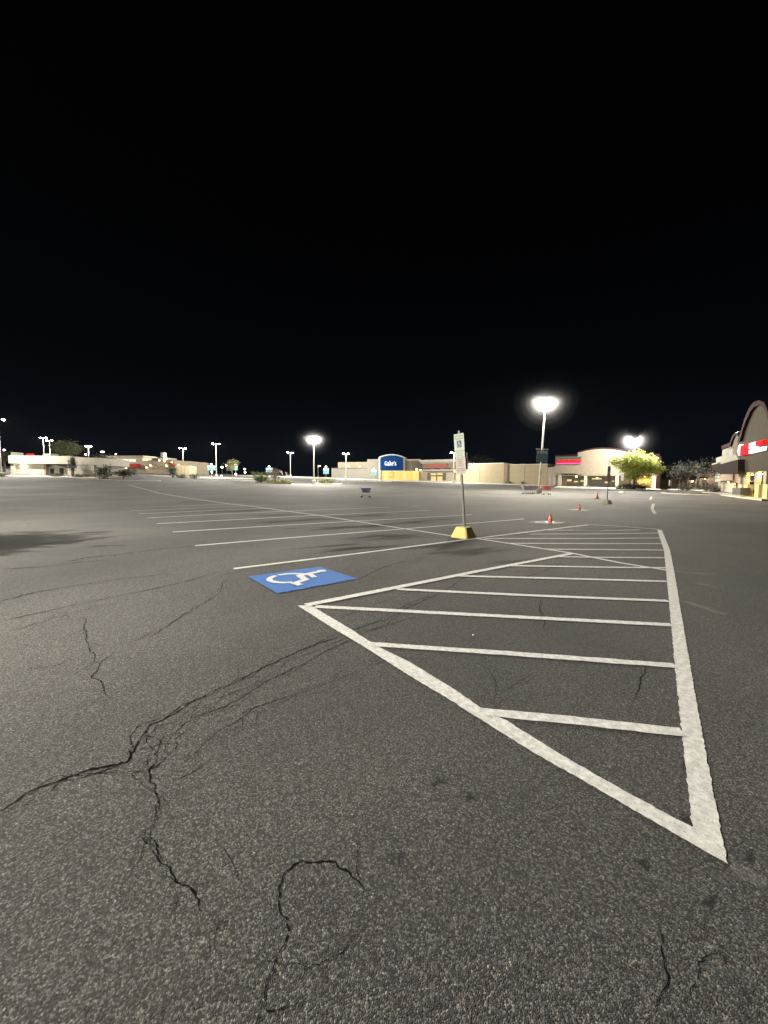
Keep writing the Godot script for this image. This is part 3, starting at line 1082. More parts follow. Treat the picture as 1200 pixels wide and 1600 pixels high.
func shrub(called: String, label: String, at: Vector3, rx: float, h: float, n: int, leaf: float, col: Color, group := "", fringe := 0.0) -> Node3D:
	var o := thing(called, label, "shrub", at, 0.0, group)
	var st := ST()
	for k in 7:
		var a := TAU * k / 7.0 + rng.randf()
		tube(st, Vector3(0, -0.1, 0), Vector3(cos(a) * rx * 0.6, h * rng.randf_range(0.5, 0.85), sin(a) * rx * 0.6), 0.04, 0.012, 5)
	put("stem", st, M["bark"])
	var ls := ST()
	for k in 6:
		var a := TAU * k / 6.0
		leaves(ls, Vector3(cos(a) * rx * 0.45, h * rng.randf_range(0.42, 0.6), sin(a) * rx * 0.45), Vector3(rx * 0.55, h * 0.48, rx * 0.55), n / 6, leaf, col)
	if fringe > 0.0:
		for k in 60:
			var a := rng.randf() * TAU
			var d := Vector3(cos(a) * 0.55, 1.0, sin(a) * 0.55).normalized()
			for i in 14:
				leaves(ls, d * (h * 0.4 + fringe * i / 13.0) + Vector3(cos(a), 0, sin(a)) * rx * 0.3, Vector3.ONE * 0.05, 2, leaf * 0.8, col * 1.3, 0.2, 2)
	put("foliage", ls, M["leaf"])
	return o

func island(called: String, label: String, pts: Array, m: Material, h := 0.13) -> Node3D:
	# a kerbed bed: the ring of kerb and the soil inside
	var c := Vector3.ZERO
	for p in pts:
		c += p / pts.size()
	var o := thing(called, label, "traffic island", drop(c))
	var ks := ST()
	var n: int = pts.size()
	for i in n:
		var a: Vector3 = pts[i] - o.position
		var b: Vector3 = pts[(i + 1) % n] - o.position
		var d := (b - a)
		d.y = 0
		var x := Basis(d.normalized(), Vector3.UP, d.normalized().cross(Vector3.UP))
		bx(ks, Vector3(-d.length() / 2 - 0.06, -0.6, -0.08), Vector3(d.length() / 2 + 0.06, h + 0.001 * (i % 3), 0.08), Transform3D(x, (a + b) / 2.0))
	put("kerb", ks, M["kerb"])
	var ss := ST()
	for i in n:
		for p in [Vector3.ZERO, pts[i] - o.position, pts[(i + 1) % n] - o.position]:
			ss.set_normal(Vector3.UP)
			ss.add_vertex(p + Vector3(0, h - 0.04 + (0.12 if p == Vector3.ZERO else 0.0), 0))
	put("soil", ss, m)
	return o

func oval(c: Vector3, rx: float, rz: float, turn := 0.0, n := 18) -> Array:
	var r := []
	for i in n:
		var a := TAU * i / n
		r.append(drop(c + Vector3(cos(a) * rx, 0, sin(a) * rz).rotated(Vector3.UP, turn)))
	return r

# ---------------------------------------------------------------- buildings
func build_left_bank() -> void:
	facade("bank_building", "white single storey building with deep fascia, wall lamp and arched porch at far left", "building", 13, 80, 155, 80)
	var w: Material = M["white_wall"]
	qg("wall", w, 25, 724.5, 70, -9.0, 0.0)
	q("fascia", w, 13, 712, 110, 724.5, -9.0, 0.9)
	qg("pilaster", w, 17, 724.4, 22, -0.6, 0.5)
	q("side_window", M["dark_glass"], 20, 730, 24.5, 739, -0.4, -0.3)
	qg("side_wall", M["grey_wall"], 21, 724.5, 25.2, -9.0, -0.6)
	qg("porch_back_wall", w, 70, 724.5, 113, -9.0, -1.6)
	fpoly("porch_arch", w, [[72, 747], [72, 731], [85, 727.5], [88, 726.8], [92, 727.5], [105, 731], [105, 747]], -1.0, -0.7)
	q("window", M["dark_glass"], 78.5, 732, 84, 740.5, -0.7, -0.62)
	q("window", M["dark_glass"], 93, 731.5, 99, 742, -0.7, -0.62)
	q("porch_gap_strip", M["brown_band"], 68.5, 725, 71.5, 745, -0.8, 0.02)  # narrow brown strip between the wall and the porch
	qg("pilaster", w, 105.5, 724.4, 111, -1.2, 0.3)
	qg("right_wing", w, 116, 715.5, 147, -9.0, 0.3)
	q("wing_fascia", w, 115.5, 715, 155, 726.5, -9.0, 0.42)
	q("doorway", M["dark_opening"], 147, 726.5, 151.5, 745, -1.0, -0.5)
	qg("pilaster", w, 151.5, 726.4, 154.5, -0.8, 0.35)
	qg("wing_back_wall", M["grey_wall"], 147, 726.5, 154.5, -8.0, -1.0)
	q("brick_plinth", M["brick_brown"], 119, 741.2, 147, 746.5, 0.3, 0.42)
	q("brick_plinth", M["brick_brown"], 26, 740, 46, 744, 0.0, 0.12)
	q("vent", M["grey_wall"], 57, 740.5, 66, 744.5, 0.0, 0.1)
	q("roof_unit", M["grey_wall"], 67, 708.5, 79, 712, -6.0, -4.0)
	q("roof_unit", M["grey_wall"], 17, 706.5, 23, 712, -5.0, -3.0)
	wall_lamp(35, 727, 0.35, 15.0, Color(1, 0.96, 0.86), M["wall_lamp_glow"], 0.2)

func build_awning_store() -> void:
	facade("awning_store", "beige store with red awnings and white lit letters behind the bushes", "building", 162, 125, 223, 122)
	qg("wall", M["cream_wall"], 163, 712.5, 223, -14.0, 0.0)
	q("parapet", M["beige_wall"], 162, 712, 223.5, 714.5, -14.2, 0.25)
	marks("sign_letters_glow", M["letters_white_glow"], 187, 717.5, 212, 721, 9, 0.0, 0.25)
	fpoly("awning", M["awning_red"], [[183.5, 730], [184, 724.5], [214, 724.5], [216, 730]], 0.0, 1.2)
	fpoly("awning", M["awning_red"], [[170.5, 728], [172, 725], [175, 724], [178, 725], [179.5, 728]], 0.0, 1.0)
	for x in [186, 196, 206]:
		q("window", M["window_dim_glow"], x, 730.5, x + 7, 735.5, 0.0, 0.1)
	wall_lamp(164.5, 718, 0.5, 40.0, Color(1, 0.92, 0.75), M["warm_lamp_glow"], 0.3)
	wall_lamp(197, 731.5, 1.6, 14.0, Color(1, 0.94, 0.80), M["warm_lamp_glow"], 0.22)
	wall_lamp(177, 731.5, 1.6, 20.0, Color(1, 0.94, 0.80), M["warm_lamp_glow"], 0.22)
	facade("long_store", "low beige store with floodlit little gables right of the red awnings", "building", 223, 122, 273, 118)
	qg("wall", M["cream_wall"], 223.4, 720, 273, -14.0, 0.0)
	q("parapet", M["beige_wall"], 230, 719, 268, 721.4, -14.0, 0.2)
	fpoly("gable", M["cream_wall"], [[231, 731], [231, 727.5], [236, 723.5], [242, 728], [242, 731]], 0.0, 0.6)
	fpoly("gable", M["cream_wall"], [[255, 732], [255, 727], [260, 723.5], [267, 728], [267, 732]], 0.0, 0.6)
	fpoly("red_roof_piece", M["awning_red"], [[262, 728], [262.5, 723], [270, 723], [272, 728]], -0.6, 0.4)
	q("roof_unit", M["dark_metal"], 232, 716, 248, 719.2, -7.0, -4.0)
	q("chimney", M["beige_wall"], 251, 707, 255, 719.5, -7.0, -5.6)
	for l in [[229, 730.5, 20.0], [235, 727, 8.0], [249, 719.5, 10.0], [257, 720.5, 14.0], [260, 727.5, 8.0], [268.5, 722, 6.0]]:
		wall_lamp(l[0], l[1], 0.95, l[2], Color(1, 0.92, 0.76), M["warm_lamp_glow"], 0.24)
	facade("plaster_enclosure", "small pale plastered enclosure beside the dark round evergreen", "building", 275, 105, 296.5, 105)
	for s in [[275, 283], [283.4, 288.6], [289, 296.5]]:
		qg("wall", M["blank_wall"], s[0], 727.5, s[1], -4.0, 0.0)
	wall_lamp(279, 726, 2.5, 20.0, Color(1, 0.93, 0.78), M["warm_lamp_glow"], 0.15)

func build_blue_store() -> void:
	facade("grey_wing", "long low grey store wing with two round wall lamps left of the blue front", "building", 518, 140, 589, 135)
	qg("lower_wall", M["grey_wall"], 518, 731.5, 589, -10.0, 0.0)
	q("coping", M["dark_metal"], 517.7, 731, 574, 732, -10.0, 0.2)
	q("upper_wall", M["cream_wall"], 528, 722, 574.5, 732, -10.0, -2.5)
	qg("tall_block", M["grey_wall"], 573.5, 717.5, 592, -12.0, 0.3)
	for x in [530, 542, 553, 565]:
		q("wall_joint", M["beige_wall"], x, 732.5, x + 0.7, 748, 0.0, 0.05)
	wall_lamp(545, 728, -1.6, 70.0, Color(1, 0.93, 0.70), M["warm_lamp_glow"], 0.24)
	wall_lamp(562.3, 728, -1.6, 70.0, Color(1, 0.93, 0.70), M["warm_lamp_glow"], 0.24)
	facade("blue_store", "store with arched blue front and white lettering behind a yellow hoarding", "building", 590, 132, 656, 128)
	qg("wall", M["taupe_wall"], 590, 718.5, 656, -14.0, 0.0)
	q("cornice", M["white_wall"], 632, 717.5, 656, 719.5, -14.0, 0.35)
	var arch := []
	var rim := []
	for k in 17:
		var f := k / 16.0
		var h := 4.0 * f * (1.0 - f)
		arch.append([594 + 36.0 * f, 715.2 - 4.0 * h])
		rim.append([591.5 + 40.5 * f, 714.2 - 4.8 * h])
	fpoly("rim", M["rim_grey"], rim + [[632, 750], [630, 750], [630, 736], [594, 736], [594, 750], [591.5, 750]], -3.0, 0.9)
	fpoly("blue_front", M["store_blue"], arch + [[630, 735], [594, 735]], 0.85, 1.15)
	var p := uv(610, 724.2, 1.2)
	var gw := ubox(601, 720, 619, 727, 1.2)
	var bl := words("Gabe's", gw.size.y * 0.98, M["letters_white_glow"], Vector3(p.x, p.y, 1.25), T, 0.15, true, gw.size.x)
	bl.name = "sign_lettering"
	light(Vector3(uv(612, 730, 4.0).x, uv(612, 730, 4.0).y, 5.0), 0.0, Color(1, 1, 1), T) if false else null
	facade("yellow_hoarding", "yellow plywood hoarding with printed notices below the blue front", "hoarding", 594, 126, 655, 123)
	var n := 12
	for k in n:
		var a := 596.0 + 59.0 * k / n
		q("plywood_panel", M["plywood_pale"] if k % 3 == 1 else M["plywood"], a + 0.05, 735.6 + (k % 4) * 0.12, a + 59.0 / n - 0.05, 750.6 + 0.06 * k, -0.05, 0.03 + 0.015 * (k % 2))
	q("end_post", M["white_wall"], 593.6, 735, 595.8, 749, -0.2, 0.25)
	for r in [[607.5, 738.2, 617, 739.3], [613, 741.6, 616.5, 743], [607, 744.7, 616.5, 746.2]]:
		marks("notice_lettering", M["notice_ink"], r[0], r[1], r[2], r[3], 7 if r[2] - r[0] > 5 else 3, 0.05, 0.075)
	q("foot_rail", M["taupe_wall"], 596, 750.6, 655, 751.8, -0.2, 0.12)
	facade("red_fascia_store", "store with dull red fascia and lit glass double doors", "building", 656, 124, 712, 118)
	qg("wall", M["cream_wall"], 656, 734.5, 712, -14.0, -0.3)
	q("cornice", M["white_wall"], 655.5, 718, 712, 722, -14.0, 1.2)
	q("fascia", M["taupe_wall"], 656, 723.4, 712, 733.5, -14.0, 0.2)
	q("red_sign_board", M["fascia_red"], 666, 725, 698, 732, 0.2, 0.45)
	q("fascia_rail", M["white_wall"], 658, 722.6, 710, 723.9, -1.0, 0.7)
	q("soffit_band", M["white_wall"], 658, 733.4, 711, 736, -6.0, 0.8)
	for k in 3:
		q("soffit_slot", M["dark_opening"], 663 + 15 * k, 731.4, 673 + 15 * k, 733, 0.2, 0.5)
	q("corner_post", M["dark_opening"], 655.6, 722, 658.4, 734, -2.0, 0.5)
	q("door_surround", M["door_frame"], 667.5, 738.5, 696.5, 750, -0.3, -0.2)
	for r in [[673, 739.3, 681.5, 742.6], [683, 739.0, 691.5, 742.2], [673.3, 744.4, 681.2, 751.5], [683.2, 744.4, 691.2, 751.8]]:
		q("door_pane_window", M["window_warm_glow"], r[0], r[1], r[2], r[3], -0.2, -0.14)
	q("side_door", M["brown_band"], 708.3, 739, 711.8, 750, -0.3, -0.2)
	q("bollard", M["white_wall"], 709.4, 750.6, 711.6, 753, 0.8, 1.2)
	wall_lamp(651, 733.5, 1.6, 60.0, Color(1, 0.93, 0.66), M["warm_lamp_glow"], 0.34)
	wall_lamp(657.3, 734.5, 1.4, 40.0, Color(1, 0.95, 0.82), M["warm_lamp_glow"], 0.28)
	wall_lamp(710.3, 736, 1.6, 40.0, Color(1, 0.95, 0.82), M["warm_lamp_glow"], 0.28)

func build_blank_wall() -> void:
	facade("blank_store", "long blank cream store wall with a dark brown pier", "building", 712, 112, 855, 96)
	for s in [[712, 749.5, 724.6], [750, 787, 724.6], [793, 819.5, 725.2], [820, 855, 725.8]]:
		qg("wall_panel", M["blank_wall"], s[0], s[2], s[1], -16.0, 0.0)
	q("coping", M["pale_concrete"], 712, 724, 787.5, 725, -16.0, 0.15)
	q("coping", M["pale_concrete"], 792.7, 725.2, 855, 726, -16.0, 0.14)
	qg("pier", M["brown_band"], 787, 725, 793, -16.0, 0.35)
	q("utility_box", M["dark_metal"], 788.5, 751.5, 796, 755, 0.35, 0.8)
	q("utility_box", M["dark_metal"], 814, 752.2, 817, 756, 0.0, 0.5)
	facade("service_block", "low beige service block with two pale doors between blank wall and arched store", "building", 855, 96, 873, 88)
	qg("wall", M["beige_wall"], 854.6, 730, 876, -12.0, 0.0)
	q("coping", M["cream_wall"], 854.6, 729.6, 874, 731.4, -12.0, 0.2)
	q("door", M["white_wall"], 857.5, 745, 861, 757.5, 0.0, 0.08)
	q("door", M["white_wall"], 864, 745, 869, 758, 0.0, 0.08)

func build_arched_store() -> void:
	facade("arched_store", "large store with low arched beige front and glowing red sign above an open arcade", "building", 868, 84, 1030, 74)
	var w: Material = M["taupe_wall"]
	var top := []
	for k in 17:
		var f := k / 16.0
		top.append([902 + 92.0 * f, 707.5 - 7.2 * sin(PI * pow(f, 0.9)) + 1.0 * f])
	fpoly("arched_front", w, top + [[1028, 713], [1028, 741.5], [902, 741.5]], -0.9, 0.0)
	var cop := []
	var cop2 := []
	for p in top:
		cop.append([p[0], p[1] - 1.9])
		cop2.push_front([p[0], p[1] + 0.25])
	fpoly("arch_coping", M["dark_red"], cop + cop2, -1.1, 0.25)
	q("left_front", w, 867.5, 713, 903, 740, -0.9, 0.35)
	q("coping", M["dark_red"], 867, 710.6, 902.5, 713.3, -1.1, 0.5)
	q("coping", M["dark_red"], 993, 709.5, 1031, 713, -1.2, 0.35)
	q("pilaster", w, 902.5, 706.8, 911, 741.4, 0.0, 0.28)
	q("teal_sign_strip_glow", M["letters_teal_glow"], 869, 714, 908, 717.4, 0.35, 0.6)
	q("sign_board", M["awning_red"], 869.5, 717.6, 908.5, 725, 0.35, 0.5)
	marks("sign_letters_glow", M["letters_red_glow"], 871, 717.8, 907, 723, 12, 0.5, 0.72)
	q("underline_tube_glow", M["letters_pink_glow"], 869.5, 723.4, 908, 724.8, 0.5, 0.75)
	q("roof_slab", w, 873, 741.5, 1030, 743.2, -7.0, -0.02)
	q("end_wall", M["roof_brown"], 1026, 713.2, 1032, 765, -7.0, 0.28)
	qg("back_wall", M["beige_wall"], 868, 742, 1032, -14.0, -4.6)
	q("main_block", M["grey_wall"], 868, 718, 1032, 742, -16.0, -7.1)
	for x in [[876, 884], [885.5, 894], [895.5, 904], [905.5, 913], [921, 931], [932.5, 942], [943.5, 953], [954.5, 963]]:
		var f := q("window", M["door_frame"], x[0] - 0.5, 745.5, x[1] + 0.5, 761, -4.6, -4.5)
		q("pane_window_glow", M["window_dim_glow"], x[0], 746, x[1], 760.5, -4.5, -4.44, f)
	for r in [[886, 749, 893, 752], [897, 751.5, 903, 753.5], [907, 750.5, 912, 752.5], [925, 747, 940, 749], [945, 752.5, 951, 755], [956, 751, 960, 752.5]]:
		q("shop_window_light", M["window_warm_glow"], r[0], r[1], r[2], r[3], -4.44, -4.36)
	for x in [[912.5, 917], [962, 966.5], [1019.5, 1025]]:
		qg("column", M["cream_wall"], x[0], 741.6, x[1], -0.75, -0.05)
	qg("column", M["beige_wall"], 872, 741, 877, -0.75, 0.0)
	qg("orange_wall", M["plywood_pale"], 996, 744, 1020, -4.5, -3.0)
	q("litter_bin", M["dark_metal"], 916.5, 757.5, 919.3, 761.6, -0.2, 0.3)
	wall_lamp(900.5, 744.6, -1.6, 8.0, Color(1, 0.97, 0.9), M["warm_lamp_glow"], 0.2)
	wall_lamp(933, 747, -2.6, 6.0, Color(1, 0.95, 0.85), M["warm_lamp_glow"], 0.18)
	wall_lamp(1008, 745, -1.6, 16.0, Color(1, 0.80, 0.55), M["warm_lamp_glow"], 0.15)
	facade("connecting_store", "low dim storefront with white cornice half hidden by trees", "building", 1032, 84, 1118, 80)
	qg("wall", M["beige_wall"], 1032, 730, 1125, -12.0, 0.0)
	q("cornice", M["white_wall"], 1033, 728.6, 1100, 730.2, -12.0, 0.5)
	q("window", M["window_dim_glow"], 1034.5, 733.5, 1041.5, 743.5, 0.0, 0.12)
	q("display_window", M["window_bright_glow"], 1045.5, 750, 1048.5, 759, 0.0, 0.12)
	qg("pier", M["white_wall"], 1028.5, 751.5, 1036.5, 0.0, 1.2)
	q("awning", M["roof_brown"], 1042, 744, 1100, 747, 0.0, 1.2)
	for x in [[1060, 1067], [1070, 1077], [1080, 1086], [1098, 1104]]:
		q("window", M["dark_glass"], x[0], 748, x[1], 760, 0.0, 0.1)
	wall_lamp(1082, 752, 0.7, 8.0, Color(1, 0.9, 0.75), M["warm_lamp_glow"], 0.16)
	wall_lamp(1102.5, 748.5, 0.7, 8.0, Color(1, 0.9, 0.75), M["warm_lamp_glow"], 0.16)
	q("lit_column", M["white_wall"], 1089.3, 738, 1093, 765, 1.8, 2.3)

func build_right_store() -> void:
	facade("gabled_store", "store with tall curved gable, glowing red and white sign and cream columns at right edge", "building", 1153, 47, 1192, 39)
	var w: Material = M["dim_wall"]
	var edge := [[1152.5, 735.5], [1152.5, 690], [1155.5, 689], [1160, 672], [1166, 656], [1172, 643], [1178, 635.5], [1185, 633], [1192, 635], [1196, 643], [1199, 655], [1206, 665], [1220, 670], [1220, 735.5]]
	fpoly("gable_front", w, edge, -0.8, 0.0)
	var o_ := [[1151.5, 690], [1154, 684], [1159, 668], [1164.5, 650], [1171, 636], [1177, 628.5], [1185, 625], [1193.5, 628], [1198, 637], [1201, 648], [1207, 657], [1221, 662]]
	var i_ := []
	for k in range(1, 13):
		i_.push_front([edge[k][0], edge[k][1] + 0.3])
	fpoly("gable_coping", M["dark_red"], o_ + i_, -1.0, 0.3)
	# sign
	fpoly("sign_moon_glow", M["letters_white_glow"], [[1153.2, 712], [1152.3, 704], [1153.5, 696.5], [1156, 694], [1157.2, 694.5], [1156.3, 703], [1155.6, 711.5]], 0.0, 0.3)
	fpoly("sign_square_glow", M["letters_red_glow"], [[1156, 711.8], [1157.2, 697.2], [1163, 695], [1169.5, 692], [1168.8, 709.8]], 0.0, 0.3)
	fpoly("sign_panel_glow", M["letters_white_glow"], [[1169.8, 701.5], [1170.2, 692.8], [1179.8, 690], [1180, 698.8]], 0.0, 0.3)
	fpoly("sign_panel_glow", M["letters_white_glow"], [[1169.5, 709], [1170, 703.2], [1192.5, 697.3], [1191, 703.8]], 0.0, 0.3)
	for k in 4:
		var x := 1180.6 + 3.0 * k
		fpoly("sign_letters_glow", M["red_sign_glow"] if k % 2 else M["letters_red_glow"], [[x, 697.2 - 0.8 * k], [x, 690.4 - 0.9 * k], [x + 2.3, 689.7 - 0.9 * k], [x + 2.3, 696.6 - 0.8 * k]], 0.0, 0.3)
	# arcade
	q("lintel", w, 1152.5, 734, 1220, 736.5, -5.0, 0.02)
	for c in [[1153.5, 1157.2], [1162, 1166.5], [1179, 1184], [1192.5, 1197.5]]:
		var shaft := qg("column", M["cream_wall"], c[0], 735, c[1], -0.42, -0.12)
		var r := ubox(c[0] - 0.5, 757, c[1] + 0.5, 780, 0.0)
		box("column_foot", M["plywood_pale"], Vector3(r.position.x, -1.0, -0.5), Vector3(r.end.x, r.end.y, -0.02), shaft)  # plywood tint; its yellow paints the warm light onto the column base
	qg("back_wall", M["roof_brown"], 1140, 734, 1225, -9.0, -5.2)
	q("door", M["dark_glass"], 1168, 742, 1178, 778, -5.2, -5.1)
	for l in [[1175.7, 741.5], [1190.2, 740.5]]:
		wall_lamp(l[0], l[1], -0.35, 30.0, Color(1.0, 0.82, 0.45), M["warm_lamp_glow"], 0.12)
	q("upper_block", M["taupe_wall"], 1152.5, 700, 1222, 734, -9.0, -0.85)
	q("roof_lamp", M["pole_metal"], 1149, 675.3, 1153.5, 677, -0.6, -0.2)
	facade("side_store", "dim store with dark sloping canopy and white fascia left of the gabled store", "building", 1118, 57.6, 1153, 47)
	q("upper_wall", M["grey_wall"], 1128.5, 699, 1152, 714, -8.0, -0.6)
	q("coping", M["dark_red"], 1127.5, 694, 1141, 699.4, -8.0, -0.4)
	fpoly("curved_parapet", M["taupe_wall"], [[1139, 712], [1140, 697], [1143, 687], [1146.5, 680], [1153, 678], [1153, 712]], -1.0, -0.3)
	fpoly("parapet_coping", M["dark_red"], [[1139, 696], [1142, 686], [1146, 678], [1153, 675], [1153, 679], [1147, 681], [1143.5, 688], [1140.5, 698]], -1.1, -0.1)
	q("square_window", M["dark_opening"], 1138.5, 702, 1145, 711, -0.6, -0.28)
	fpoly("fascia", M["white_wall"], [[1119, 727], [1119, 715.5], [1130, 712], [1150, 710], [1153, 718], [1140, 721.5], [1128, 724.5]], -7.0, 0.2)
	q("fascia_lip", M["white_wall"], 1112, 723.5, 1121, 725.4, -6.0, 0.5)
	fpoly("canopy_roof", M["roof_brown"], [[1112, 727], [1128, 724.5], [1153, 718], [1153, 741], [1125, 741], [1112, 733]], -5.0, 0.6)
	qg("back_wall", M["brick_brown"], 1112, 733, 1156, -9.0, -4.6)
	for k in 3:
		q("lit_window_panel", M["window_bright_glow"], 1117.5, 738.5 + 5 * k, 1124.5, 742.6 + 5 * k, -4.6, -4.5)
	qg("low_wall", M["white_wall"], 1118, 753, 1124.5, -4.6, -3.2)
	qg("low_wall", M["cream_wall"], 1127, 755, 1150, -4.6, -3.4)
	q("planter", M["dark_metal"], 1144, 762, 1157, 773, 0.2, 1.0)
	q("canopy_sign_board", M["brown_band"], 1126, 735, 1145, 751, -2.0, -1.8)
	wall_lamp(1124, 737, -2.6, 16.0, Color(1.0, 0.9, 0.72), M["warm_lamp_glow"], 0.12)
	wall_lamp(1138, 753, -2.6, 12.0, Color(1.0, 0.9, 0.75), M["warm_lamp_glow"], 0.1)

func walk_strip(pa: float, da: float, pb: float, db: float, out_: float, deep: float) -> void:
	# a raised pavement along a row of shops
	var a := on(pa, da)
	var b := on(pb, db)
	var x := Vector3(b.x - a.x, 0, b.z - a.z)
	var n := x.normalized().cross(Vector3.UP)
	var seg := int(x.length() / 4.0) + 1
	var st := ST()
	for i in seg:
		var p0 := drop(a + x * i / seg)
		var p1 := drop(a + x * (i + 1) / seg)
		var f0 := drop(p0 + n * out_, 0.14)
		var f1 := drop(p1 + n * out_, 0.14)
		var g0 := drop(p0 - n * deep, 0.14)
		var g1 := drop(p1 - n * deep, 0.14)
		st.set_normal(Vector3.UP)
		for v in [g0, g1, f1, g0, f1, f0]:
			st.add_vertex(v)
		st.set_normal(n)
		for v in [f0, f1, f1 - Vector3(0, 0.5, 0), f0, f1 - Vector3(0, 0.5, 0), f0 - Vector3(0, 0.5, 0)]:
			st.add_vertex(v)
	structure(put("pavement", st, M["walk"], self))

# ---------------------------------------------------------------- the scene
func _ready() -> void:
	rng.seed = 77
	var cp := cos(PITCH)
	var spp := sin(PITCH)
	cf = Vector3(0, -spp, -cp)
	var up0 := Vector3(0, cp, -spp)
	cr = Vector3(cos(ROLL), 0, 0) + up0 * sin(ROLL)
	cu = up0 * cos(ROLL) - Vector3(1, 0, 0) * sin(ROLL)
	# camera, sky, exposure
	var cam := Camera3D.new()
	cam.name = "camera"
	cam.transform = Transform3D(Basis(cr, cu, -cf), Vector3(0, EYE, 0))
	cam.fov = rad_to_deg(2.0 * atan(800.0 / FPX))
	cam.near = 0.05
	cam.far = 3000.0
	add_child(cam)
	cam.current = true
	var we := WorldEnvironment.new()
	we.name = "environment"
	var env := Environment.new()
	env.background_mode = Environment.BG_SKY
	var sk := ProceduralSkyMaterial.new()
	sk.sky_top_color = Color(0.0002, 0.0002, 0.0003).linear_to_srgb()
	sk.sky_horizon_color = Color(0.0022, 0.0036, 0.0068).linear_to_srgb()
	sk.sky_curve = 0.14
	sk.ground_bottom_color = Color(0.002, 0.002, 0.002).linear_to_srgb()
	sk.ground_horizon_color = Color(0.0042, 0.005, 0.007).linear_to_srgb()
	var sky := Sky.new()
	sky.sky_material = sk
	env.sky = sky
	env.tonemap_mode = Environment.TONE_MAPPER_LINEAR
	env.tonemap_exposure = 1.0
	env.sdfgi_enabled = true
	env.ssao_enabled = true
	env.ssil_enabled = true
	env.fog_enabled = true
	env.fog_density = 0.000015
	env.volumetric_fog_enabled = true
	env.volumetric_fog_density = 0.0
	env.fog_light_color = Color(0.88, 0.94, 1.0)
	we.environment = env
	add_child(we)

	make_textures()
	make_materials()
	# the lot
	build_ground()
	build_markings()
	build_cracks()
	walk_strip(866, 78, 1034, 69, 0.0, 12.0)
	walk_strip(712, 109, 868, 90, 1.5, 5.0)
	walk_strip(590, 125, 714, 113, 5.0, 10.0)
	walk_strip(380, 128, 592, 126, 5.0, 8.0)
	walk_strip(0, 76, 158, 76, 0.5, 5.0)
	walk_strip(230, 96, 400, 96, 0.0, 3.0)
	walk_strip(1034, 76, 1112, 68, 0.0, 12.0)
	walk_strip(1112, 56.5, 1215, 36.0, 1.0, 12.0)
	# buildings
	build_left_bank()
	build_awning_store()
	build_blue_store()
	build_blank_wall()
	build_arched_store()
	build_right_store()
	# lamp posts
	lamp_pole("lamp post left of the frame lighting the near stalls", Vector3(-17.3, 0, -1.7), 9.4, 1270.0, 1, 0.7)
	lamp_pole("lamp post standing in the lot beyond the left frame edge", drop(Vector3(-44, 0, -31)), 9.5, 620.0, 2, 0.4)
	lamp_px("lamp post at the left edge in front of the white building", 3, 655, 73, 900.0, 2, 0.3)
	lamp_px("left of two close lamp posts behind the white building", 71, 684, 112, 700.0, 2, 0.0)
	lamp_px("right of two close lamp posts behind the white building", 80.5, 688, 124, 700.0, 2, 0.0)
	lamp_px("lamp post behind the right end of the white building", 140.5, 697, 128, 700.0, 2, 0.0)
	lamp_px("lamp post above the small pale enclosure", 287, 700, 125, 600.0, 2, 0.6)
	lamp_px("lamp post beside the bright young tree", 338.5, 693, 101, 900.0, 2, 0.5)
	lamp_px("small far lamp post right of the bare shrubs", 454, 707, 132, 600.0, 2, 0.4)
	lamp_px("lamp post alone in the middle of the lot with concrete foot", 490.5, 684, 72, 1000.0, 2, 0.2)
	lamp_px("smallest lamp post, dim and far behind the middle one", 497, 727.5, 200, 60.0, 1, 0.2)
	lamp_px("lamp post in front of the grey store wing", 540.5, 708.5, 122, 800.0, 2, 0.3)
	lamp_px("lamp post partly hidden by the leaning parking sign", 708.5, 706.5, 103, 480.0, 2, 0.2)
	var ml := G(842, 770.5)
	var main_lamp := lamp_pole("tallest lamp post carrying a dark blue banner, carts at its foot", ml, W(852, 626, -ml.z).y - ml.y, 1300.0, 2, 0.1, 0.0, Color(1.0, 0.965, 0.88), "lamp posts of the parking lot", 0.13)
	main_lamp.rotation.z = -0.035
	T = main_lamp
	fo = ml
	fx = Vector3(1, 0, 0)
	fn = Vector3(0, 0, 1)
	q("banner", M["banner"], 836.6, 703.5, 854.2, 722.5, 0.12, 0.16)
	q("banner_bar", M["pole_metal"], 835.5, 701, 855.0, 702.4, 0.1, 0.18)
	for k in 4:
		q("banner_mark", M["banner_mark"], 837.6 + 4.1 * k, 704.6, 840.4 + 4.1 * k, 708.4, 0.16, 0.18)
	q("cable_box", M["pole_metal"], 842.2, 735.5, 846.0, 741, 0.1, 0.25)
	lamp_px("lamp post rising through the yellow-green tree in front of the arched store", 988, 687, 71, 1200.0, 2, 1.15)
	# nested fog balls added to imitate lens bloom round three lamps, thinning outwards
	for h in [[852, 626, 49.6, 1.0, "added halo fog imitating lens bloom around the tallest lamp"], [490.5, 684, 72.0, 0.9, "added halo fog imitating lens bloom around the middle lamp"], [988, 687, 71.0, 1.1, "added halo fog imitating lens bloom around the lamp over the yellow-green tree"]]:
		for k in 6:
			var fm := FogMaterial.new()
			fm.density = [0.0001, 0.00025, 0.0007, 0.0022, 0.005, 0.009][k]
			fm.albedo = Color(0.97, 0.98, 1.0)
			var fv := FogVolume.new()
			fv.name = named("bloom_halo")
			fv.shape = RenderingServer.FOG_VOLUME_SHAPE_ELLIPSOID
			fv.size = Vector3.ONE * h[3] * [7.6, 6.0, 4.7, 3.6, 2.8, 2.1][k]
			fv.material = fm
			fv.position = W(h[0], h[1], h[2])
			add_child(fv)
			tag(fv, h[4], "bloom_halo", h[4])
			fv.set_meta("kind", "stuff")
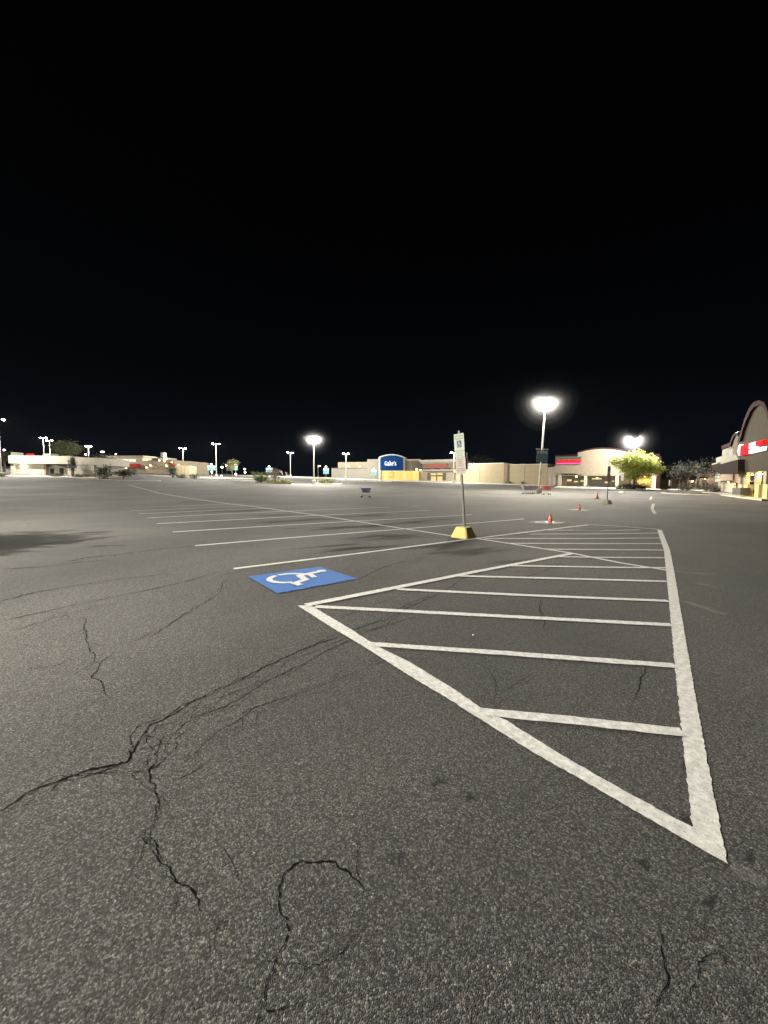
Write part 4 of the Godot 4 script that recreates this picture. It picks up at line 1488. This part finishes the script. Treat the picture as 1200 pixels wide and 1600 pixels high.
	# far lights
	for f in [["small white light low at the left edge", 6.5, 703, 130, "far_lamp_glow", 0.35], ["dim double light right of the tree behind the white building", 134, 710, 150, "far_lamp_glow", 0.35], ["long white canopy light behind the beige store", 160, 706, 170, "far_lamp_glow", 0.9], ["tiny light over the beige store roof", 181, 709.5, 190, "far_lamp_glow", 0.35], ["yellow light left of the first cyan sign", 318.5, 727, 140, "warm_lamp_glow", 0.38], ["low light at the foot of the lamp by the young tree", 346, 744, 108, "far_lamp_glow", 0.26], ["white light just left of the young tree", 347, 730, 130, "far_lamp_glow", 0.4], ["white light behind the young tree crown", 353.5, 727.5, 132, "far_lamp_glow", 0.34], ["white light alone right of the young tree", 382, 733, 140, "far_lamp_glow", 0.4], ["lower light right of the young tree", 383, 738, 140, "far_lamp_glow", 0.28], ["small light under the first cyan sign", 331, 737.5, 104, "far_lamp_glow", 0.2], ["small light under the sign behind the young tree", 368.5, 741, 112, "far_lamp_glow", 0.25]]:
		var p := W(f[1], f[2], f[3])
		var g := drop(p)
		thing("distant_lamp", f[0], "lamp", g, 0.0, "distant lamps beyond the lot")
		var ps := ST()
		tube(ps, Vector3(0, -0.2, -0.1), Vector3(0, p.y - g.y + 0.1, -0.1), 0.06, 0.05, 6)
		put("post", ps, M["dark_metal"])
		var ls := ST()
		ball(ls, Vector3(0, p.y - g.y, 0), Vector3(f[5], 0.26, 0.24), 10)
		put("lamp_bulb", ls, M[f[4]])
	for r in [["small red lit sign over the left roof of the white building", 25.5, 709.2, 31, 711.2], ["wide red lit sign over the white building roof", 41, 708.8, 52, 711.6]]:
		var c := on((r[1] + r[3]) / 2.0, 125)
		thing("red_sign", r[0], "sign", c, 0.0, "red lit signs behind the white building")
		fo = c
		fx = Vector3(1, 0, 0)
		fn = Vector3(0, 0, 1)
		q("sign_face", M["red_sign_glow"], r[1], r[2], r[3], r[4], 0.0, 0.3)
		var top := uv((r[1] + r[3]) / 2.0, r[4]).y
		box("sign_post", M["dark_metal"], Vector3(-0.15, -0.3, -0.3), Vector3(0.15, top, -0.02))
	lit_sign("leftmost cyan lit sign, beside the lamp post left of the young tree", 331, 727.5, 735, 6.2, 102)
	lit_sign("white lit sign half hidden behind the bright young tree", 368.5, 727.5, 734.5, 3.2, 112)
	lit_sign("cyan lit sign between the green shrub and the bare shrub", 421, 731, 738, 5.2, 106)
	lit_sign("cyan lit sign above the clipped shrub right of the middle lamp post", 509.5, 731.5, 740.5, 4.3, 100)
	lit_sign("cyan lit sign nearest the blue store front", 584, 734, 742.5, 3.8, 112)
	# parking signs
	accessible_sign("nearest parking sign, leaning post on a yellow concrete block", Vector3(2.13, 0, -10.35), deg_to_rad(-43.6), 0.078, M["yellow_concrete"], true, 1.0)
	var s2 := G(949, 787.3)
	accessible_sign("dark parking sign on bare concrete block before the arched store", s2, deg_to_rad(20), 0.0, M["bare_concrete"], false, 0.3)
	var s3 := G(971, 770.5)
	accessible_sign("small far parking sign on pale block near the tree trunk", s3, deg_to_rad(-20), 0.0, M["pale_concrete"], false, 0.3)
	# cones and carts
	cone("orange cone standing on the nearer blue marking", G(859.5, 816.3), 0.36)
	cone("orange cone on the farther blue marking", G(905, 796.8), 0.36)
	cone("dark-based tall cone left of the bare concrete sign block", G(933, 779.3), 0.55)
	cart("single blue shopping cart alone in the empty lot", G(571.5, 777.0), 0.25, M["cart_blue"]).scale = Vector3.ONE * 0.86
	cart("red shopping cart right of the tall lamp base", G(853.5, 773.0), 0.1, M["cart_red"])
	for k in 3:
		cart(["grey shopping cart nearest the tall lamp base", "middle one of the three nested grey shopping carts", "leftmost of the three nested grey shopping carts"][k], G(835.5, 772.2) + Vector3(-0.46 * k, 0, -0.1 * k), 0.12, M["cart_grey"], "shopping_cart", "nested grey shopping carts")
	# planting
	island("planting_island", "kerbed planting bed with shrubs in the middle distance", oval(on(424, 72), 3.9, 1.6, 0.1), M["turf"])
	island("planting_island", "kerbed bed with one clipped shrub right of the middle lamp post", oval(on(512, 80), 2.9, 1.2, 0.0), M["turf"])
	island("planting_island", "brown mulch island in front of the side store at right", oval(on(1094, 52), 4.2, 3.2, -0.3, 24), M["mulch"])
	island("planting_island", "long kerbed bed under the bright young tree", oval(on(345, 84), 7.5, 1.0, 0.0), M["mulch"])
	island("planting_island", "kerbed bed under the dark bushes right of the white building", oval(on(190, 70), 7.0, 1.2, 0.0), M["turf"])
	island("planting_island", "dark bed around the yellow-green tree", oval(on(988, 69.5), 4.2, 1.5, 0.2), M["mulch"])
	island("planting_island", "small bed with stones before the blue store", oval(on(583, 108), 5.0, 1.2, 0.0), M["mulch"])
	shrub("shrub", "dark dense bush against the right end of the white building", on(163, 71), 1.5, 2.7, 1500, 0.2, Color(0.035, 0.045, 0.022), "bushes along the lot edge")
	tree("spreading_bush", "flat-topped dark bush with short trunk right of the white building", on(193, 70), 0.8, [[Vector3(-0.8, 1.15, 0), Vector3(1.2, 0.42, 1)], [Vector3(0.8, 1.2, 0), Vector3(1.3, 0.42, 1)], [Vector3(0, 1.4, 0), Vector3(1.3, 0.38, 1)]], 1700, 0.18, Color(0.035, 0.042, 0.02), M["leaf"], 0.12, "shrub", "bushes along the lot edge")
	shrub("shrub", "low dark hedge clump under the porch windows", on(90, 77), 1.6, 0.8, 700, 0.15, Color(0.03, 0.04, 0.02), "bushes along the lot edge")
	shrub("shrub", "low dark hedge left of the brick plinth", on(124, 77), 1.2, 0.75, 500, 0.15, Color(0.03, 0.04, 0.02), "bushes along the lot edge")
	shrub("shrub", "small grey bush at the left edge kerb", on(4, 72), 0.8, 0.7, 400, 0.13, Color(0.06, 0.07, 0.05), "bushes along the lot edge")
	tree("columnar_evergreen", "narrow dark evergreen between the two parts of the white building", on(114, 78.4), 1.2, [[Vector3(0, 2.6, 0), Vector3(0.5, 1.5, 0.5)]], 1000, 0.16, Color(0.03, 0.035, 0.02), M["leaf"], 0.1)
	tree("round_evergreen", "round dark green evergreen left of the pale enclosure", on(270, 92), 0.9, [[Vector3(0, 1.7, 0), Vector3(1.05, 1.4, 1.0)]], 1400, 0.17, Color(0.02, 0.05, 0.025), M["leaf"], 0.12)
	shrub("shrub", "low spreading shrub at the foot of the round evergreen", on(283, 90), 1.6, 0.8, 700, 0.15, Color(0.04, 0.05, 0.025), "bushes along the lot edge")
	shrub("shrub", "pale low shrub left of the first cyan sign", on(303, 88), 1.5, 1.1, 800, 0.15, Color(0.08, 0.10, 0.045), "bushes along the lot edge")
	tree("young_tree", "bright pale-leaved young tree with forked stem", on(363, 83), 2.0, [[Vector3(-0.5, 3.3, 0), Vector3(0.8, 0.9, 0.8)], [Vector3(0.4, 3.6, 0), Vector3(0.75, 0.95, 0.8)], [Vector3(0, 2.7, 0.2), Vector3(0.7, 0.7, 0.7)]], 1300, 0.2, Color(0.36, 0.36, 0.17), M["leaf_lit"], 0.07, "tree", "", "pale_bark")
	shrub("feathery_shrub", "feathery green shrub at the left of the planting bed", on(408, 73), 1.5, 1.5, 1500, 0.14, Color(0.07, 0.095, 0.035), "", 1.6)
	var br := thing("bare_shrub", "bare brown twiggy shrub in the middle of the planting bed", "shrub", on(430, 72.5))
	var bs := ST()
	for k in 9:
		limbs(bs, Vector3(rng.randfn() * 0.15, -0.05, rng.randfn() * 0.15), Vector3(rng.randfn() * 0.45, 1.0, rng.randfn() * 0.4).normalized(), 1.25, 0.035, 3, 0.5)
	put("twigs", bs, M["bark"], br)
	var bl := ST()
	leaves(bl, Vector3(0, 1.3, 0), Vector3(1.1, 0.9, 0.8), 500, 0.13, Color(0.06, 0.04, 0.03))
	put("foliage", bl, M["leaf"], br)
	var sap := thing("bare_sapling", "pale leafless sapling at the right end of the planting bed", "tree", on(444, 71.5))
	var ss := ST()
	limbs(ss, Vector3(0, -0.1, 0), Vector3(0.05, 1, 0).normalized(), 1.2, 0.05, 3, 0.7)
	put("trunk", ss, M["pale_bark"], sap)
	var gr := ST()
	for k in 900:
		var a := rng.randf() * TAU
		var r := sqrt(rng.randf())
		var c := on(436, 71.2) + Vector3(cos(a) * 2.2 * r, 0.1, sin(a) * 0.8 * r)
		leaves(gr, c + Vector3(0, 0.12, 0), Vector3(0.1, 0.15, 0.1), 3, 0.18, Color(0.13, 0.13, 0.045), 0.3, 3)
	var go := put("ground_cover", gr, M["leaf"], self)
	go.set_meta("kind", "stuff")
	tag(go, "low yellow-green ground cover along the front of the planting bed", "ground cover")
	shrub("clipped_shrub", "wide clipped yellow-green shrub right of the middle lamp post", on(510, 79.5), 2.1, 1.25, 1600, 0.16, Color(0.10, 0.115, 0.05))
	var tp := on(990, 69.6)
	tree("yellow_green_tree", "broad yellow-green tree lit from above in front of the arched store", tp, 2.4, [[Vector3(0, 5.4, 0.2), Vector3(2.5, 1.5, 1.9)], [Vector3(-2.0, 4.7, 0.3), Vector3(1.9, 1.5, 1.6)], [Vector3(2.4, 4.5, 0), Vector3(2.1, 1.5, 1.6)], [Vector3(-1.2, 3.6, 0.6), Vector3(2.0, 0.9, 1.5)], [Vector3(1.7, 3.4, 0.5), Vector3(2.3, 0.9, 1.5)], [Vector3(-3.3, 5.0, 0), Vector3(1.2, 0.8, 1.0)], [Vector3(3.6, 3.6, 0.2), Vector3(1.2, 0.8, 1.0)], [Vector3(-0.3, 2.5, 0.9), Vector3(2.6, 0.9, 1.1)], [Vector3(0.2, 4.2, 1.3), Vector3(2.6, 1.3, 0.9)]], 14000, 0.2, Color(0.155, 0.18, 0.02), M["leaf_lit"], 0.2)
	for k in 4:
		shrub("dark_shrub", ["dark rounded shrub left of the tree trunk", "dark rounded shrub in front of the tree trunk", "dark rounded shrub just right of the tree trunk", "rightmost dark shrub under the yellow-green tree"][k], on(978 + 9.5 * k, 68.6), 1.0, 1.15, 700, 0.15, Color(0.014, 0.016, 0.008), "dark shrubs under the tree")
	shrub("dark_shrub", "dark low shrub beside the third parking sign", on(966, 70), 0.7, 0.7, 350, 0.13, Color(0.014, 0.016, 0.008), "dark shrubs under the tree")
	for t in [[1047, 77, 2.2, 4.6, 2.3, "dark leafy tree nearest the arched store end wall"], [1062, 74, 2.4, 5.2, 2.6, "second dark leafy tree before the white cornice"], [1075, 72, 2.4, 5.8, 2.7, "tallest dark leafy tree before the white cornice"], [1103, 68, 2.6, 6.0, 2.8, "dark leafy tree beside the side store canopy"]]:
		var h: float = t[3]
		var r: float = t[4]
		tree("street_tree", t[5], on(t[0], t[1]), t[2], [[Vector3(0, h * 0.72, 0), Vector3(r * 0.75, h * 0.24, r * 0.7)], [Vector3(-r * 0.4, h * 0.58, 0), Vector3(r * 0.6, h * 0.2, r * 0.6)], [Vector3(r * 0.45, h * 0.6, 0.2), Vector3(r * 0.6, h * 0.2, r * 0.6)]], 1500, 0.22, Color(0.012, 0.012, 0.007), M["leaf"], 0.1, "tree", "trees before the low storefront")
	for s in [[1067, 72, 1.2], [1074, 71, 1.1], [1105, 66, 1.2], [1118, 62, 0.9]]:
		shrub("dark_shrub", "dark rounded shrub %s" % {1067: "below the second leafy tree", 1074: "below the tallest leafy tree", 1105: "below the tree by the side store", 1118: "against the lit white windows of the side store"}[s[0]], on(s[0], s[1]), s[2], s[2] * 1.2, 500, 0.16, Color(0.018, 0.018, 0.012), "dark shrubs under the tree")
	var bt := on(104, 98)
	tree("broad_tree", "tree behind the white building roof, left side lit", bt, 3.0, [[Vector3(-1.6, 6.3, 0), Vector3(1.9, 1.2, 1.6)], [Vector3(0.5, 7.0, 0), Vector3(2.1, 1.2, 1.6)], [Vector3(2.4, 6.2, 0), Vector3(2.2, 1.1, 1.6)], [Vector3(0, 5.4, 0), Vector3(3.0, 1.0, 1.8)]], 2600, 0.3, Color(0.07, 0.075, 0.035), M["leaf"], 0.2)
	for t in [[158, 105, 5.2, "dark tree in the gap between white building and beige store"], [745, 150, 10.2, "dim tree top showing above the blank wall"], [757, 152, 9.6, "dim tree top behind the blank wall, right of the first"], [8, 100, 5.0, "dark tree mass behind the left edge lamp post"]]:
		var h: float = t[2]
		tree("background_tree", t[3], on(t[0], t[1]), h * 0.45, [[Vector3(-1, h * 0.72, 0), Vector3(2.4, h * 0.22, 2)], [Vector3(1.3, h * 0.78, 0), Vector3(2.2, h * 0.2, 2)]], 1000, 0.35, Color(0.03, 0.032, 0.02), M["leaf"], 0.2, "tree", "dim trees behind the buildings")
	# the tree left of the frame whose shadow reaches into the picture
	tree("shade_tree", "small leafy tree beyond the left frame edge casting a shadow on the lot", Vector3(-12.15, 0, -5.95), 2.4, [[Vector3(0, 3.5, 0), Vector3(1.0, 0.45, 1.1)], [Vector3(0.2, 3.3, 0.6), Vector3(0.9, 0.35, 0.8)]], 3200, 0.2, Color(0.05, 0.07, 0.03), M["leaf"], 0.1)
